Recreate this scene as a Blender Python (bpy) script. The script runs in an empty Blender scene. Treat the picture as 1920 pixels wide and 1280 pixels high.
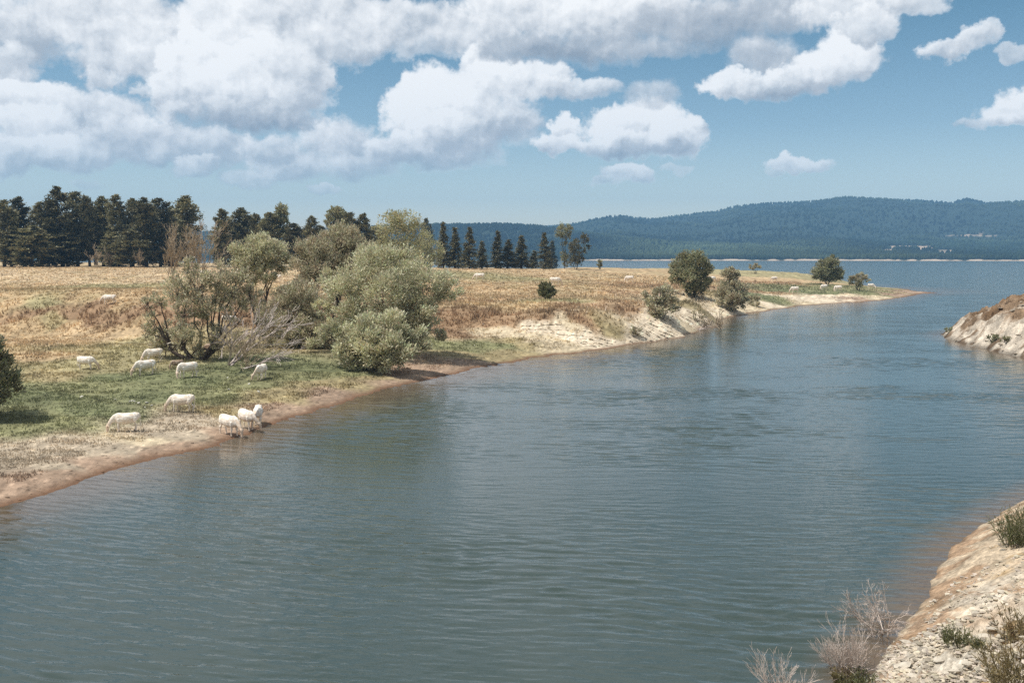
import bpy, math, random
import numpy as np
from mathutils import Vector

R = math.radians
rng = np.random.default_rng(7)
random.seed(7)
sc = bpy.context.scene
COL = sc.collection

# ------------------------------------------------------------------ camera
H = 11.5            # metres above the lake
PITCH = R(4.93)
F = 1867.0          # focal length in photograph pixels (35 mm lens)
cam_d = bpy.data.cameras.new('camera')
cam_d.lens = 35.0
cam_d.sensor_width = 36.0
cam_d.clip_start = 0.5
cam_d.clip_end = 30000
cam = bpy.data.objects.new('camera', cam_d)
COL.objects.link(cam)
cam.location = (0, 0, H)
cam.rotation_euler = (R(90) - PITCH, 0, 0)
sc.camera = cam

# ------------------------------------------------------------------ exposure
sc.view_settings.view_transform = 'Standard'
sc.view_settings.look = 'None'
sc.view_settings.gamma = 1
sc.view_settings.use_curve_mapping = False
sc.view_settings.exposure = 0.42
sc.cycles.use_denoising = False
sc.cycles.max_bounces = 6
sc.cycles.transparent_max_bounces = 8
sc.cycles.volume_bounces = 0
sc.cycles.caustics_reflective = False
sc.cycles.caustics_refractive = False

# ------------------------------------------------------------------ sun
SUN_EL = R(63)
SUN_AZ = R(-104)      # clockwise from +Y: to the left, a little behind the camera
sd = bpy.data.lights.new('sun', 'SUN')
sd.energy = 4.0
sd.angle = R(0.5)
sd.color = (1.0, 0.95, 0.87)
sun = bpy.data.objects.new('sun', sd)
COL.objects.link(sun)
sv = Vector((math.sin(SUN_AZ) * math.cos(SUN_EL), math.cos(SUN_AZ) * math.cos(SUN_EL), math.sin(SUN_EL)))
sun.rotation_euler = sv.to_track_quat('Z', 'Y').to_euler()
sun.location = (-200, -30, 300)


# ------------------------------------------------------------------ pixel -> world helpers
CP, SP = math.cos(PITCH), math.sin(PITCH)


def ray(px, py):
    a = (px - 960) / F
    b = (640 - py) / F
    return np.array([a, CP + b * SP, -SP + b * CP])


def gz(px, py, z=0.0):
    d = ray(px, py)
    t = (z - H) / d[2]
    return np.array([d[0] * t, d[1] * t, z])


def at_depth(px, py, y):
    d = ray(px, py)
    t = y / d[1]
    return np.array([d[0] * t, y, H + d[2] * t])


def s2l(c):
    c = np.asarray(c, float) / 255.0
    return np.where(c <= 0.04045, c / 12.92, ((c + 0.055) / 1.055) ** 2.4)


# ------------------------------------------------------------------ node helpers
class NT:
    def __init__(self, tree):
        self.t = tree
        tree.nodes.clear()

    def n(self, kind, **kw):
        nd = self.t.nodes.new(kind)
        for k, v in kw.items():
            setattr(nd, k, v)
        return nd

    def link(self, a, b):
        self.t.links.new(a, b)

    def _in(self, sock, v):
        if isinstance(v, bpy.types.NodeSocket):
            self.link(v, sock)
        else:
            sock.default_value = v

    def m(self, op, a, b=0.0, c=0.0, clamp=False):
        nd = self.n('ShaderNodeMath', operation=op, use_clamp=clamp)
        self._in(nd.inputs[0], a)
        if len(nd.inputs) > 1:
            self._in(nd.inputs[1], b)
        if len(nd.inputs) > 2:
            self._in(nd.inputs[2], c)
        return nd.outputs[0]

    def v(self, op, a, b=(0, 0, 0), out=0):
        nd = self.n('ShaderNodeVectorMath', operation=op)
        self._in(nd.inputs[0], a)
        self._in(nd.inputs[1], b)
        return nd.outputs['Value'] if op in ('DOT_PRODUCT', 'LENGTH') else nd.outputs[0]

    def noise(self, vec, scale, detail=4, rough=0.5, dist=0.0, out='Fac'):
        nd = self.n('ShaderNodeTexNoise')
        if vec is not None:
            self.link(vec, nd.inputs['Vector'])
        nd.inputs['Scale'].default_value = scale
        nd.inputs['Detail'].default_value = detail
        nd.inputs['Roughness'].default_value = rough
        nd.inputs['Distortion'].default_value = dist
        return nd.outputs[out]

    def mix(self, fac, a, b, blend='MIX'):
        nd = self.n('ShaderNodeMix', data_type='RGBA', blend_type=blend)
        self._in(nd.inputs[0], fac)
        for s, v in ((nd.inputs[6], a), (nd.inputs[7], b)):
            if isinstance(v, bpy.types.NodeSocket):
                self.link(v, s)
            else:
                s.default_value = (*v[:3], 1)
        return nd.outputs[2]

    def rng(self, val, a, b, c=0.0, d=1.0, smooth=True):
        nd = self.n('ShaderNodeMapRange')
        nd.interpolation_type = 'SMOOTHSTEP' if smooth else 'LINEAR'
        self._in(nd.inputs[0], val)
        for i, q in enumerate((a, b, c, d)):
            self._in(nd.inputs[i + 1], q)
        return nd.outputs[0]

    def xyz(self, x, y, z=0.0):
        nd = self.n('ShaderNodeCombineXYZ')
        self._in(nd.inputs[0], x)
        self._in(nd.inputs[1], y)
        self._in(nd.inputs[2], z)
        return nd.outputs[0]


# ------------------------------------------------------------------ sky with cumulus clouds (world shader, world directions only)
# each lobe: photograph column, row, half width, half height, brightness, top-to-base brightness change, weight
LOBES = [
    # upper left
    (45, 62, 90, 60, .64, .12, 1), (15, 130, 60, 42, .70, .1, 1), (190, 25, 170, 60, .74, .05, 1.1), (215, 100, 95, 60, .68, .1, 1.0),
    (190, 150, 36, 22, .70, .1, .9), (262, 168, 20, 16, .7, .1, .8), (300, 90, 90, 70, .70, .1, 1),
    # big cumulus
    (450, 45, 110, 90, .90, .08, 1.1), (385, 140, 95, 75, .78, .25, 1.1), (330, 165, 62, 55, .76, .25, 1), (470, 165, 130, 70, .76, .3, 1.1),
    (560, 160, 70, 65, .80, .3, 1.0), (550, 100, 95, 60, .86, .15, 1), (450, 215, 165, 34, .50, .4, 1.0), (565, 230, 66, 22, .36, .3, 1.0),
    # left middle bank
    (50, 185, 95, 34, .84, .15, 1.1), (170, 215, 150, 44, .68, .2, 1), (70, 250, 95, 50, .80, .2, 1.1), (130, 285, 95, 38, .74, .3, 1), (15, 290, 70, 40, .72, .3, 1),
    (260, 262, 130, 50, .66, .2, 1), (375, 275, 120, 42, .64, .1, .95), (370, 312, 62, 22, .72, .2, .9), (535, 312, 90, 32, .74, .25, 1), (470, 335, 65, 20, .66, .2, .8),
    (510, 280, 70, 34, .66, .2, .9), (640, 270, 90, 52, .66, .15, 1), (650, 310, 110, 28, .58, .2, .75), (160, 348, 36, 13, .62, .1, .55), (608, 356, 36, 13, .76, .1, .8),
    # top centre
    (600, 25, 150, 55, .70, .1, 1), (650, 80, 110, 44, .68, .15, .95), (740, 40, 140, 50, .70, .1, .95), (780, 85, 90, 28, .58, .1, .75), (900, 55, 90, 60, .68, .1, .95),
    # centre cumulus
    (800, 165, 58, 46, .95, .2, 1.1), (775, 215, 62, 52, .90, .3, 1.1), (860, 190, 90, 62, .88, .3, 1.1), (850, 255, 120, 48, .66, .35, 1.1), (750, 278, 70, 36, .72, .3, 1),
    (900, 115, 42, 34, .92, .15, 1), (940, 150, 66, 44, .88, .2, 1), (1010, 150, 80, 34, .80, .2, .95), (1085, 165, 90, 22, .72, .2, .85), (950, 225, 80, 55, .62, .2, .9),
    (820, 298, 130, 22, .46, .2, .85), (980, 225, 55, 26, .70, .1, .6),
    # overhead bank, white then grey underside
    (1000, 10, 150, 55, .82, .15, 1.1), (1160, 25, 170, 55, .74, .25, 1.1), (1070, 92, 220, 34, .40, .3, 1.05), (1320, 45, 180, 48, .44, .15, 1.05), (1450, 15, 160, 42, .48, .1, 1),
    (960, 85, 90, 32, .46, .2, .8), (1230, 95, 120, 18, .50, .1, .7), (1600, 15, 130, 30, .70, .15, .95), (1700, 5, 90, 22, .70, .1, .8),
    # right cumulus
    (1590, 105, 66, 52, .95, .25, 1.1), (1540, 130, 70, 40, .82, .35, 1), (1430, 110, 80, 42, .52, .1, .95), (1365, 158, 48, 28, .86, .25, 1.05), (1450, 155, 110, 28, .66, .4, .95), (1630, 50, 70, 36, .74, .2, .95),
    # lower centre cumulus
    (1058, 238, 30, 26, .92, .2, 1), (1040, 268, 50, 20, .84, .2, 1), (1150, 242, 72, 42, .88, .25, 1.1), (1215, 225, 78, 42, .92, .25, 1.1), (1270, 255, 55, 46, .86, .3, 1.1),
    (1180, 272, 135, 26, .70, .4, 1), (1308, 235, 20, 18, .84, .2, .8), (1225, 175, 62, 30, .62, .1, .7),
    (1175, 322, 52, 20, .86, .25, 1), (1135, 342, 42, 12, .72, .2, .8), (1485, 306, 66, 16, .82, .25, .95), (1450, 320, 32, 10, .7, .2, .6), (1272, 318, 28, 8, .66, .1, .5),
    # far right
    (1770, 95, 58, 20, .74, .2, .9), (1825, 78, 44, 24, .78, .2, .9), (1845, 62, 26, 20, .78, .2, .7), (1905, 98, 32, 16, .70, .1, .75),
    (1905, 215, 78, 24, .76, .25, .95), (1945, 190, 70, 34, .82, .2, 1), (1860, 230, 66, 13, .66, .2, .75),
]
world = bpy.data.worlds.new('World')
sc.world = world
world.use_nodes = True
world.cycles.sampling_method = 'MANUAL'
world.cycles.sample_map_resolution = 256
w = NT(world.node_tree)
tc = w.n('ShaderNodeTexCoord').outputs['Generated']
sep = w.n('ShaderNodeSeparateXYZ')
w.link(tc, sep.inputs[0])
az = w.m('MULTIPLY', w.m('ARCTAN2', sep.outputs[0], sep.outputs[1]), F)
el = w.m('MULTIPLY', w.m('ARCSINE', sep.outputs[2]), F)
elc = w.m('MAXIMUM', el, 0.0)
uv = w.xyz(az, el, 0)
wn = w.n('ShaderNodeTexNoise')
w.link(uv, wn.inputs['Vector'])
wn.inputs['Scale'].default_value = 0.017
wn.inputs['Detail'].default_value = 7
wn.inputs['Roughness'].default_value = 0.62
warp = w.v('MULTIPLY', w.v('SUBTRACT', wn.outputs['Color'], (.5, .5, .5)), (95, 62, 0))
uvw = w.v('ADD', uv, warp)


def billow(vec, scale):
    nd = w.n('ShaderNodeTexVoronoi', voronoi_dimensions='2D', feature='SMOOTH_F1', normalize=True)
    w.link(vec, nd.inputs['Vector'])
    nd.inputs['Scale'].default_value = scale
    nd.inputs['Detail'].default_value = 3.0
    nd.inputs['Roughness'].default_value = .55
    nd.inputs['Lacunarity'].default_value = 2.2
    nd.inputs['Smoothness'].default_value = .35
    return nd.outputs['Distance']


bw = w.v('ADD', uv, w.v('MULTIPLY', w.v('SUBTRACT', wn.outputs['Color'], (.5, .5, .5)), (30, 22, 0)))
b1 = billow(bw, .020)
b1b = billow(w.v('ADD', bw, (-7, 13, 0)), .020)
n1 = w.noise(uv, 0.028, 8, .60)
n2 = w.noise(w.v('MULTIPLY', uv, (1, 1.5, 1)), 0.0065, 5, .55)
ragged = w.m('ADD', w.m('MULTIPLY_ADD', n1, .70, -.35), w.m('MULTIPLY_ADD', b1, -.80, .24))
# clouds everywhere else in the sky (overhead, to the sides, behind) lie at the back
n_g = w.noise(w.v('MULTIPLY', uv, (1, 1.9, 1)), 0.0016, 6, .55)
side = w.m('MAXIMUM', w.rng(el, 480, 640), w.m('MAXIMUM', w.rng(az, 930, 1150), w.rng(w.m('MULTIPLY', az, -1), 930, 1150)))
alpha = w.m('MULTIPLY', w.m('MULTIPLY', w.rng(n_g, .38, .58), side), w.rng(el, 60, 260))
shade = w.rng(n_g, .40, .68, .92, .50)
# then the lobes of every cloud in view, each in front of the one before
for (px, py, a, b, s, g, wt) in LOBES:
    d = ray(px, py)
    d = d / np.linalg.norm(d)
    u0 = math.atan2(d[0], d[1]) * F
    v0 = math.asin(d[2]) * F
    k = 1.0 / math.sqrt(1 + ((px - 960) / F) ** 2)
    q = w.v('MULTIPLY', w.v('SUBTRACT', uvw, (u0, v0, 0)), (1 / (a * k * 1.06), 1 / (b * 1.06), 0))
    f = w.m('MULTIPLY_ADD', w.v('DOT_PRODUCT', q, q), -1.0, w.m('ADD', ragged, 1.0))
    soft = .52 + max(0, .80 - s) * 1.3
    al = w.rng(f, .02, .02 + soft, 0.0, min(1.0, wt))
    sh = w.m('ADD', w.v('DOT_PRODUCT', q, (-.34 * g - .04, 1.15 * g + .07, 0)), s + .02)
    shade = w.m('MULTIPLY_ADD', al, w.m('SUBTRACT', sh, shade), shade)
    alpha = w.m('MULTIPLY_ADD', al, w.m('SUBTRACT', 1.0, alpha), alpha)
alpha = w.m('MULTIPLY', w.m('MULTIPLY', alpha, w.rng(n2, .15, .48, .80, 1.0)), w.rng(el, 70, 230, .55, 1.0))
r1 = w.noise(uv, 0.0125, 5, .50)
r1b = w.noise(w.v('ADD', uv, (14, -26, 0)), 0.0125, 5, .50)
relief = w.m('ADD', w.m('MULTIPLY', w.m('SUBTRACT', r1, r1b), .42), w.m('MULTIPLY', w.m('SUBTRACT', b1b, b1), .50))
shade = w.m('ADD', shade, relief)
shade = w.m('ADD', shade, w.m('MULTIPLY_ADD', n2, .36, -.18))
shade = w.m('MINIMUM', w.m('MAXIMUM', shade, .26), .95)
ramp = w.n('ShaderNodeValToRGB')
ramp.color_ramp.elements[0].position = .25
ramp.color_ramp.elements[0].color = (.235, .275, .33, 1)
ramp.color_ramp.elements[1].position = .95
ramp.color_ramp.elements[1].color = (.80, .80, .80, 1)
e = ramp.color_ramp.elements.new(.58)
e.color = (.43, .46, .50, 1)
e = ramp.color_ramp.elements.new(.76)
e.color = (.63, .645, .665, 1)
w.link(shade, ramp.inputs[0])
sky = w.n('ShaderNodeTexSky', sky_type='NISHITA')
sky.sun_disc = False
sky.sun_elevation = SUN_EL
sky.sun_rotation = SUN_AZ
sky.altitude = 1100
sky.air_density = 1.0
sky.dust_density = 1.2
sky.ozone_density = 1.0
SKY_STR = 0.10
skyc = w.v('MULTIPLY', sky.outputs[0], (SKY_STR * 1.04, SKY_STR * 1.06, SKY_STR * .98))
grade = w.n('ShaderNodeValToRGB')      # colour of the clear air by height above the horizon
w.link(w.m('DIVIDE', elc, 700.0), grade.inputs[0])
ge = grade.color_ramp.elements
ge[0].position, ge[0].color = 0.0, (1.40, 1.16, 1.04, 1)
ge[1].position, ge[1].color = .66, (.40, .60, .64, 1)
for ps, cc_ in ((.12, (1.24, 1.08, 1.0, 1)), (.33, (.76, .80, .82, 1))):
    q_ = ge.new(ps)
    q_.color = cc_
skyc = w.v('MULTIPLY', skyc, grade.outputs[0])
cl = w.mix(alpha, skyc, ramp.outputs[0])
bg = w.n('ShaderNodeBackground')
w.link(cl, bg.inputs[0])
bg.inputs[1].default_value = 1.0
wo = w.n('ShaderNodeOutputWorld')
w.link(bg.outputs[0], wo.inputs[0])


# ------------------------------------------------------------------ mesh building
class MB:
    """collects triangles and quads with one colour per face"""

    def __init__(self):
        self.V, self.Q, self.T, self.QC, self.TC = [], [], [], [], []
        self.n = 0

    def add(self, v, quads=None, tris=None, qc=None, tc=None):
        v = np.asarray(v, float).reshape(-1, 3)
        self.V.append(v)
        if quads is not None and len(quads):
            q = np.asarray(quads, int).reshape(-1, 4)
            self.Q.append(q + self.n)
            c = np.ones((len(q), 3)) if qc is None else np.broadcast_to(qc, (len(q), 3))
            self.QC.append(c)
        if tris is not None and len(tris):
            t = np.asarray(tris, int).reshape(-1, 3)
            self.T.append(t + self.n)
            c = np.ones((len(t), 3)) if tc is None else np.broadcast_to(tc, (len(t), 3))
            self.TC.append(c)
        self.n += len(v)

    def mesh(self, name, mat, smooth=False):
        v = np.concatenate(self.V) if self.V else np.zeros((0, 3))
        q = np.concatenate(self.Q) if self.Q else np.zeros((0, 4), int)
        t = np.concatenate(self.T) if self.T else np.zeros((0, 3), int)
        qc = np.concatenate(self.QC) if self.QC else np.zeros((0, 3))
        tc_ = np.concatenate(self.TC) if self.TC else np.zeros((0, 3))
        return raw_mesh(name, v, q, t, np.concatenate([qc, tc_]), mat, smooth)


def raw_mesh(name, v, q, t, fc, mat, smooth=False):
    me = bpy.data.meshes.new(name)
    nq, nt = len(q), len(t)
    me.vertices.add(len(v))
    me.vertices.foreach_set('co', np.ascontiguousarray(v, dtype=np.float32).ravel())
    me.loops.add(nq * 4 + nt * 3)
    me.loops.foreach_set('vertex_index', np.concatenate([q.ravel(), t.ravel()]).astype(np.int32))
    me.polygons.add(nq + nt)
    ls = np.concatenate([np.arange(nq) * 4, nq * 4 + np.arange(nt) * 3]).astype(np.int32)
    me.polygons.foreach_set('loop_start', ls)
    me.polygons.foreach_set('use_smooth', np.full(nq + nt, smooth, dtype=bool))
    me.update(calc_edges=True)
    if fc is not None and len(fc):
        at = me.attributes.new('tint', 'FLOAT_COLOR', 'FACE')
        at.data.foreach_set('color', np.c_[fc, np.ones(len(fc))].astype(np.float32).ravel())
    if mat is not None:
        me.materials.append(mat)
    return me


def link(name, me, parent=None, loc=None):
    o = bpy.data.objects.new(name, me)
    COL.objects.link(o)
    if parent is not None:
        o.parent = parent
    if loc is not None:
        o.location = loc
    return o


def tag(o, label=None, cat=None, group=None, kind=None):
    if label:
        o['label'] = label
    if cat:
        o['category'] = cat
    if group:
        o['group'] = group
    if kind:
        o['kind'] = kind
    return o


def unit(a):
    a = np.asarray(a, float)
    return a / np.maximum(np.linalg.norm(a, axis=-1, keepdims=True), 1e-9)


def tube(mb, pts, rad, n=5, color=(1, 1, 1)):
    pts = np.asarray(pts, float)
    rad = np.asarray(rad, float)
    m = len(pts)
    tan = unit(np.gradient(pts, axis=0))
    ref = np.where(np.abs(tan[:, 2:3]) > .9, np.array([[1., 0, 0]]), np.array([[0, 0, 1.]]))
    a = unit(np.cross(tan, ref))
    b = np.cross(tan, a)
    th = np.arange(n) * 2 * np.pi / n
    ring = pts[:, None, :] + rad[:, None, None] * (np.cos(th)[None, :, None] * a[:, None, :] + np.sin(th)[None, :, None] * b[:, None, :])
    i = np.arange(m - 1)[:, None] * n
    j = np.arange(n)[None, :]
    j2 = (j + 1) % n
    quads = np.stack([i + j, i + j2, i + n + j2, i + n + j], -1).reshape(-1, 4)
    mb.add(ring.reshape(-1, 3), quads, qc=color)


def curve(p0, p1, bend, n=6):
    t = np.linspace(0, 1, n)[:, None]
    mid = (np.asarray(p0) + p1) / 2 + bend
    return (1 - t) ** 2 * p0 + 2 * t * (1 - t) * mid + t ** 2 * np.asarray(p1)


# value noise in numpy, for terrain
_perm = np.random.default_rng(3).random((256, 256))


def vnoise(x, y):
    xi = np.floor(x).astype(int)
    yi = np.floor(y).astype(int)
    fx, fy = x - xi, y - yi
    fx = fx * fx * (3 - 2 * fx)
    fy = fy * fy * (3 - 2 * fy)
    g = lambda a, b: _perm[a % 256, b % 256]
    return (g(xi, yi) * (1 - fx) + g(xi + 1, yi) * fx) * (1 - fy) + (g(xi, yi + 1) * (1 - fx) + g(xi + 1, yi + 1) * fx) * fy - .5


def smooth01(t_):
    t_ = np.clip(t_, 0, 1)
    return t_ * t_ * (3 - 2 * t_)


def fbm(x, y, oct=4, gain=.5):
    s, a = 0, 1.0
    for o in range(oct):
        s = s + a * vnoise(x * 2 ** o + 17.3 * o, y * 2 ** o + 9.1 * o)
        a *= gain
    return s


# ------------------------------------------------------------------ materials
def principled(nt, rough=.9, spec=.2):
    p = nt.n('ShaderNodeBsdfPrincipled')
    p.inputs['Roughness'].default_value = rough
    p.inputs['Specular IOR Level'].default_value = spec
    return p


def out(nt, sh):
    o = nt.n('ShaderNodeOutputMaterial')
    nt.link(sh, o.inputs[0])


def new_mat(name):
    m = bpy.data.materials.new(name)
    m.use_nodes = True
    return m, NT(m.node_tree)


def leaf_mat(name, col, trans=.3, var=.25, hue2=None):
    m, t = new_mat(name)
    at = t.n('ShaderNodeAttribute', attribute_name='tint')
    oi = t.n('ShaderNodeObjectInfo')
    c = t.mix(1.0, (*col, 1), at.outputs['Color'], 'MULTIPLY')
    if hue2 is not None:
        geo = t.n('ShaderNodeNewGeometry')
        nz = t.noise(geo.outputs['Position'], .7, 3, .6)
        c = t.mix(t.m('MULTIPLY', t.rng(nz, .5, .68), .8), c, t.mix(1.0, (*hue2, 1), at.outputs['Color'], 'MULTIPLY'))
    k = t.m('MULTIPLY_ADD', oi.outputs['Random'], var * 2, 1 - var)
    c = t.v('SCALE', c)
    nd = c.node
    t.link(k, nd.inputs['Scale'])
    d = t.n('ShaderNodeBsdfDiffuse')
    tr = t.n('ShaderNodeBsdfTranslucent')
    gl = t.n('ShaderNodeBsdfGlossy')
    gl.inputs['Roughness'].default_value = .45
    gl.inputs['Color'].default_value = (.9, .95, 1, 1)
    t.link(c, d.inputs[0])
    t.link(c, tr.inputs[0])
    mx = t.n('ShaderNodeMixShader')
    mx.inputs[0].default_value = trans
    t.link(d.outputs[0], mx.inputs[1])
    t.link(tr.outputs[0], mx.inputs[2])
    m2 = t.n('ShaderNodeMixShader')
    m2.inputs[0].default_value = .03
    t.link(mx.outputs[0], m2.inputs[1])
    t.link(gl.outputs[0], m2.inputs[2])
    out(t, m2.outputs[0])
    return m


def bark_mat(name, c1, c2, scale=6):
    m, t = new_mat(name)
    geo = t.n('ShaderNodeNewGeometry')
    nz = t.noise(t.v('MULTIPLY', geo.outputs['Position'], (1, 1, .3)), scale, 4, .6)
    p = principled(t)
    t.link(t.mix(t.rng(nz, .35, .65), c1, c2), p.inputs['Base Color'])
    b = t.n('ShaderNodeBump')
    b.inputs['Distance'].default_value = .03
    t.link(nz, b.inputs['Height'])
    t.link(b.outputs[0], p.inputs['Normal'])
    out(t, p.outputs[0])
    return m


def tint_mat(name, rough=.9, bump=0.0, scale=3.0, amount=.35, spec=.15):
    """surface colour from the mesh 'tint' attribute with fine real-world mottling"""
    m, t = new_mat(name)
    at = t.n('ShaderNodeAttribute', attribute_name='tint')
    geo = t.n('ShaderNodeNewGeometry')
    n1_ = t.noise(geo.outputs['Position'], scale, 6, .7)
    n2_ = t.noise(geo.outputs['Position'], scale * .13, 4, .6)
    k = t.m('ADD', t.rng(n1_, .25, .75, 1 - amount, 1 + amount, False), t.rng(n2_, .3, .7, -amount * .35, amount * .35, False))
    c = t.v('SCALE', at.outputs['Color'])
    t.link(k, c.node.inputs['Scale'])
    p = principled(t, rough, spec)
    t.link(c, p.inputs['Base Color'])
    if bump:
        b = t.n('ShaderNodeBump')
        b.inputs['Distance'].default_value = bump
        b.inputs['Strength'].default_value = .8
        t.link(n1_, b.inputs['Height'])
        t.link(b.outputs[0], p.inputs['Normal'])
    out(t, p.outputs[0])
    return m


M_ground = tint_mat('ground_soil', .95, .10, 2.6, .30)
M_bank = tint_mat('bank_clay', .95, .10, 6.0, .55)
M_rock = tint_mat('pale_rock', .9, .03, 9.0, .3)
M_hill = tint_mat('hill_forest_floor', 1.0, 0, .02, .3)
M_wood_far = tint_mat('far_forest', 1.0, 0, .01, .3, spec=0.0)
M_grass = leaf_mat('dry_grass', (1.35, 1.35, 1.35), .45, 0)
M_willow = leaf_mat('willow_leaf', (.56, .54, .36), .30, .06, (.50, .44, .27))
M_willow_dry = leaf_mat('willow_leaf_dry', (.47, .43, .29), .36, .06, (.42, .33, .21))
M_pine = leaf_mat('pine_needles', (.165, .155, .08), .18, .30, (.28, .23, .12))
M_spruce = leaf_mat('spruce_needles', (.145, .130, .066), .15, .3)
M_poplar = leaf_mat('poplar_leaf', (.40, .385, .22), .38, .08, (.44, .375, .18))
M_bush = leaf_mat('bush_leaf', (.30, .295, .17), .30, .12, (.32, .27, .145))
M_bush_dark = leaf_mat('dark_bush_leaf', (.17, .165, .085), .25, .1)
M_weed = leaf_mat('weed_leaf', (.16, .165, .075), .3, .1, (.30, .21, .10))
M_weed_dry = leaf_mat('dry_weed_leaf', (.24, .19, .09), .3, .1, (.33, .21, .11))
M_bark = bark_mat('dark_bark', (.055, .042, .034), (.11, .085, .07))
M_deadwood = bark_mat('bleached_wood', (.36, .30, .27), (.55, .48, .44), 4)
M_twig = bark_mat('dry_twig', (.33, .26, .185), (.47, .385, .28), 4)
M_drytwig = bark_mat('pale_twig', (.42, .34, .29), (.58, .50, .44), 4)
M_birch = bark_mat('birch_bark', (.45, .42, .38), (.75, .72, .68), 5)

# ------------------------------------------------------------------ terrain height of the left shore
SHORE = [(-260, 1050), (-150, 1000), (-60, 965), (0, 948), (60, 934), (130, 913), (220, 882), (300, 860), (400, 836), (470, 812), (520, 792), (580, 774), (640, 757), (700, 737),
         (750, 723), (800, 713), (860, 700), (940, 682), (1000, 671), (1060, 664), (1100, 659), (1150, 651), (1200, 643), (1240, 637), (1280, 627), (1320, 614), (1350, 603), (1380, 592), (1400, 588),
         (1450, 580), (1500, 573), (1560, 569), (1600, 567), (1640, 564), (1680, 559), (1720, 553), (1752, 548.5)]
COLS = {
    -300: [(900, .4), (780, .9), (690, 1.4), (640, 1.9), (602, 2.7), (573, 4.3), (540, 5.0), (515, 6.5), (498, 7.8)],
    -150: [(880, .4), (770, .9), (690, 1.35), (640, 1.8), (601, 2.6), (573, 4.2), (540, 5.0), (515, 6.5), (498, 7.8)],
    0: [(860, .45), (760, .9), (690, 1.3), (640, 1.8), (600, 2.6), (575, 4.2), (540, 5.0), (515, 6.5), (498, 7.8)],
    150: [(840, .4), (750, .9), (690, 1.3), (645, 1.75), (606, 2.5), (580, 4.1), (540, 5.0), (515, 6.5), (499, 7.7)],
    300: [(800, .45), (740, .85), (690, 1.25), (650, 1.7), (615, 2.4), (588, 4.0), (545, 5.0), (515, 6.5), (500, 7.6)],
    500: [(745, .5), (700, .95), (660, 1.4), (622, 2.2), (594, 3.7), (550, 4.8), (515, 6.4), (500, 7.5)],
    700: [(704, .5), (668, 1.0), (637, 1.7), (604, 3.2), (560, 4.6), (520, 6.2), (501, 7.4)],
    900: [(664, .6), (638, 1.2), (614, 2.1), (590, 3.4), (560, 4.5), (530, 5.5), (503, 7.2)],
    1050: [(645, .8), (625, 1.5), (605, 2.7), (585, 3.5), (560, 4.2), (530, 5.2), (504, 6.7)],
    1180: [(628, 1.0), (608, 2.3), (590, 3.1), (565, 3.7), (530, 4.4), (505, 6.0)],
    1260: [(614, 1.2), (592, 2.5), (570, 3.1), (545, 3.6), (525, 4.1), (506, 5.4)],
    1320: [(599, 1.2), (580, 2.4), (560, 3.0), (540, 3.4), (520, 3.9), (507, 4.8)],
    1380: [(580, 1.0), (565, 1.8), (545, 2.6), (525, 3.2), (509, 4.2)],
    1440: [(572, .7), (560, 1.5), (545, 2.2), (530, 2.7), (511, 3.7)],
    1500: [(566, .6), (555, 1.4), (540, 2.1), (525, 2.6), (513, 3.2)],
    1560: [(562, .6), (552, 1.3), (540, 1.8), (530, 1.9), (521, 2.0)],
    1620: [(558, .6), (549, 1.1), (541, 1.2), (536, 1.1)],
    1680: [(553, .4), (546, .5), (541.5, .35)],
    1730: [(549, .1)],
}


def uw(p):
    return (p[0] / p[1], math.log(p[1]))


cp = []
for px, py in SHORE:
    p = gz(px, py, 0)
    u, lw = uw(p)
    cp.append((u, lw, 0.0))
    cp.append((u, lw - .05, -.45))
    cp.append((u, lw - .2, -1.5))
for px, lst in COLS.items():
    for py, z in lst:
        cp.append((*uw(gz(px, py, z)), z))
    p = gz(px, lst[-1][0], lst[-1][1])
    u, lw = uw(p)
    zl = lst[-1][1]
    if px <= 800:
        for dl, z in ((.12, zl + .2), (.3, zl), (.45, 2), (.6, -2), (.9, -3)):
            cp.append((u, lw + dl, z))
    elif px < 1540:
        for dl, z in ((.04, zl * .95), (.12, .6), (.2, -1.2), (.5, -3), (1.0, -3)):
            cp.append((u, lw + dl, z))
    else:
        for dl, z in ((.035, zl * .5), (.08, -.3), (.2, -1.5), (.6, -3), (1.0, -3)):
            cp.append((u, lw + dl, z))
for u in np.linspace(-.6, 1.3, 12):
    cp.append((u, math.log(12), -3.5))
    cp.append((u, math.log(24), -3.5) if u > -.35 else (u, math.log(20), -3.0))
for u in (.47, .55, .7, .9, 1.1, 1.3):
    for lw in (4.2, 4.8, 5.3, 5.6, 6.0, 6.6, 7.2):
        cp.append((u, lw, -3.0))
cp = np.array(cp)


def _k(r2):
    return .5 * r2 * np.log(r2 + 1e-12)


_S = np.array([1.0, 1.0])
_X = cp[:, :2] * _S
_n = len(_X)
_A = np.zeros((_n + 3, _n + 3))
_A[:_n, :_n] = _k(((_X[:, None] - _X[None]) ** 2).sum(-1)) + np.eye(_n) * 2e-6
_A[:_n, _n:] = np.c_[np.ones(_n), _X]
_A[_n:, :_n] = _A[:_n, _n:].T
_w = np.linalg.solve(_A, np.r_[cp[:, 2], 0, 0, 0])


def base_h(x, y):
    x = np.asarray(x, float)
    y = np.asarray(y, float)
    sh = x.shape
    q = np.c_[(x / y).ravel(), np.log(y).ravel()] * _S
    o = np.empty(len(q))
    for i in range(0, len(q), 20000):
        c = q[i:i + 20000]
        o[i:i + 20000] = _k(((c[:, None] - _X[None]) ** 2).sum(-1)) @ _w[:_n] + _w[_n] + c @ _w[_n + 1:]
    return np.clip(o, -4, 9).reshape(sh)


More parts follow.
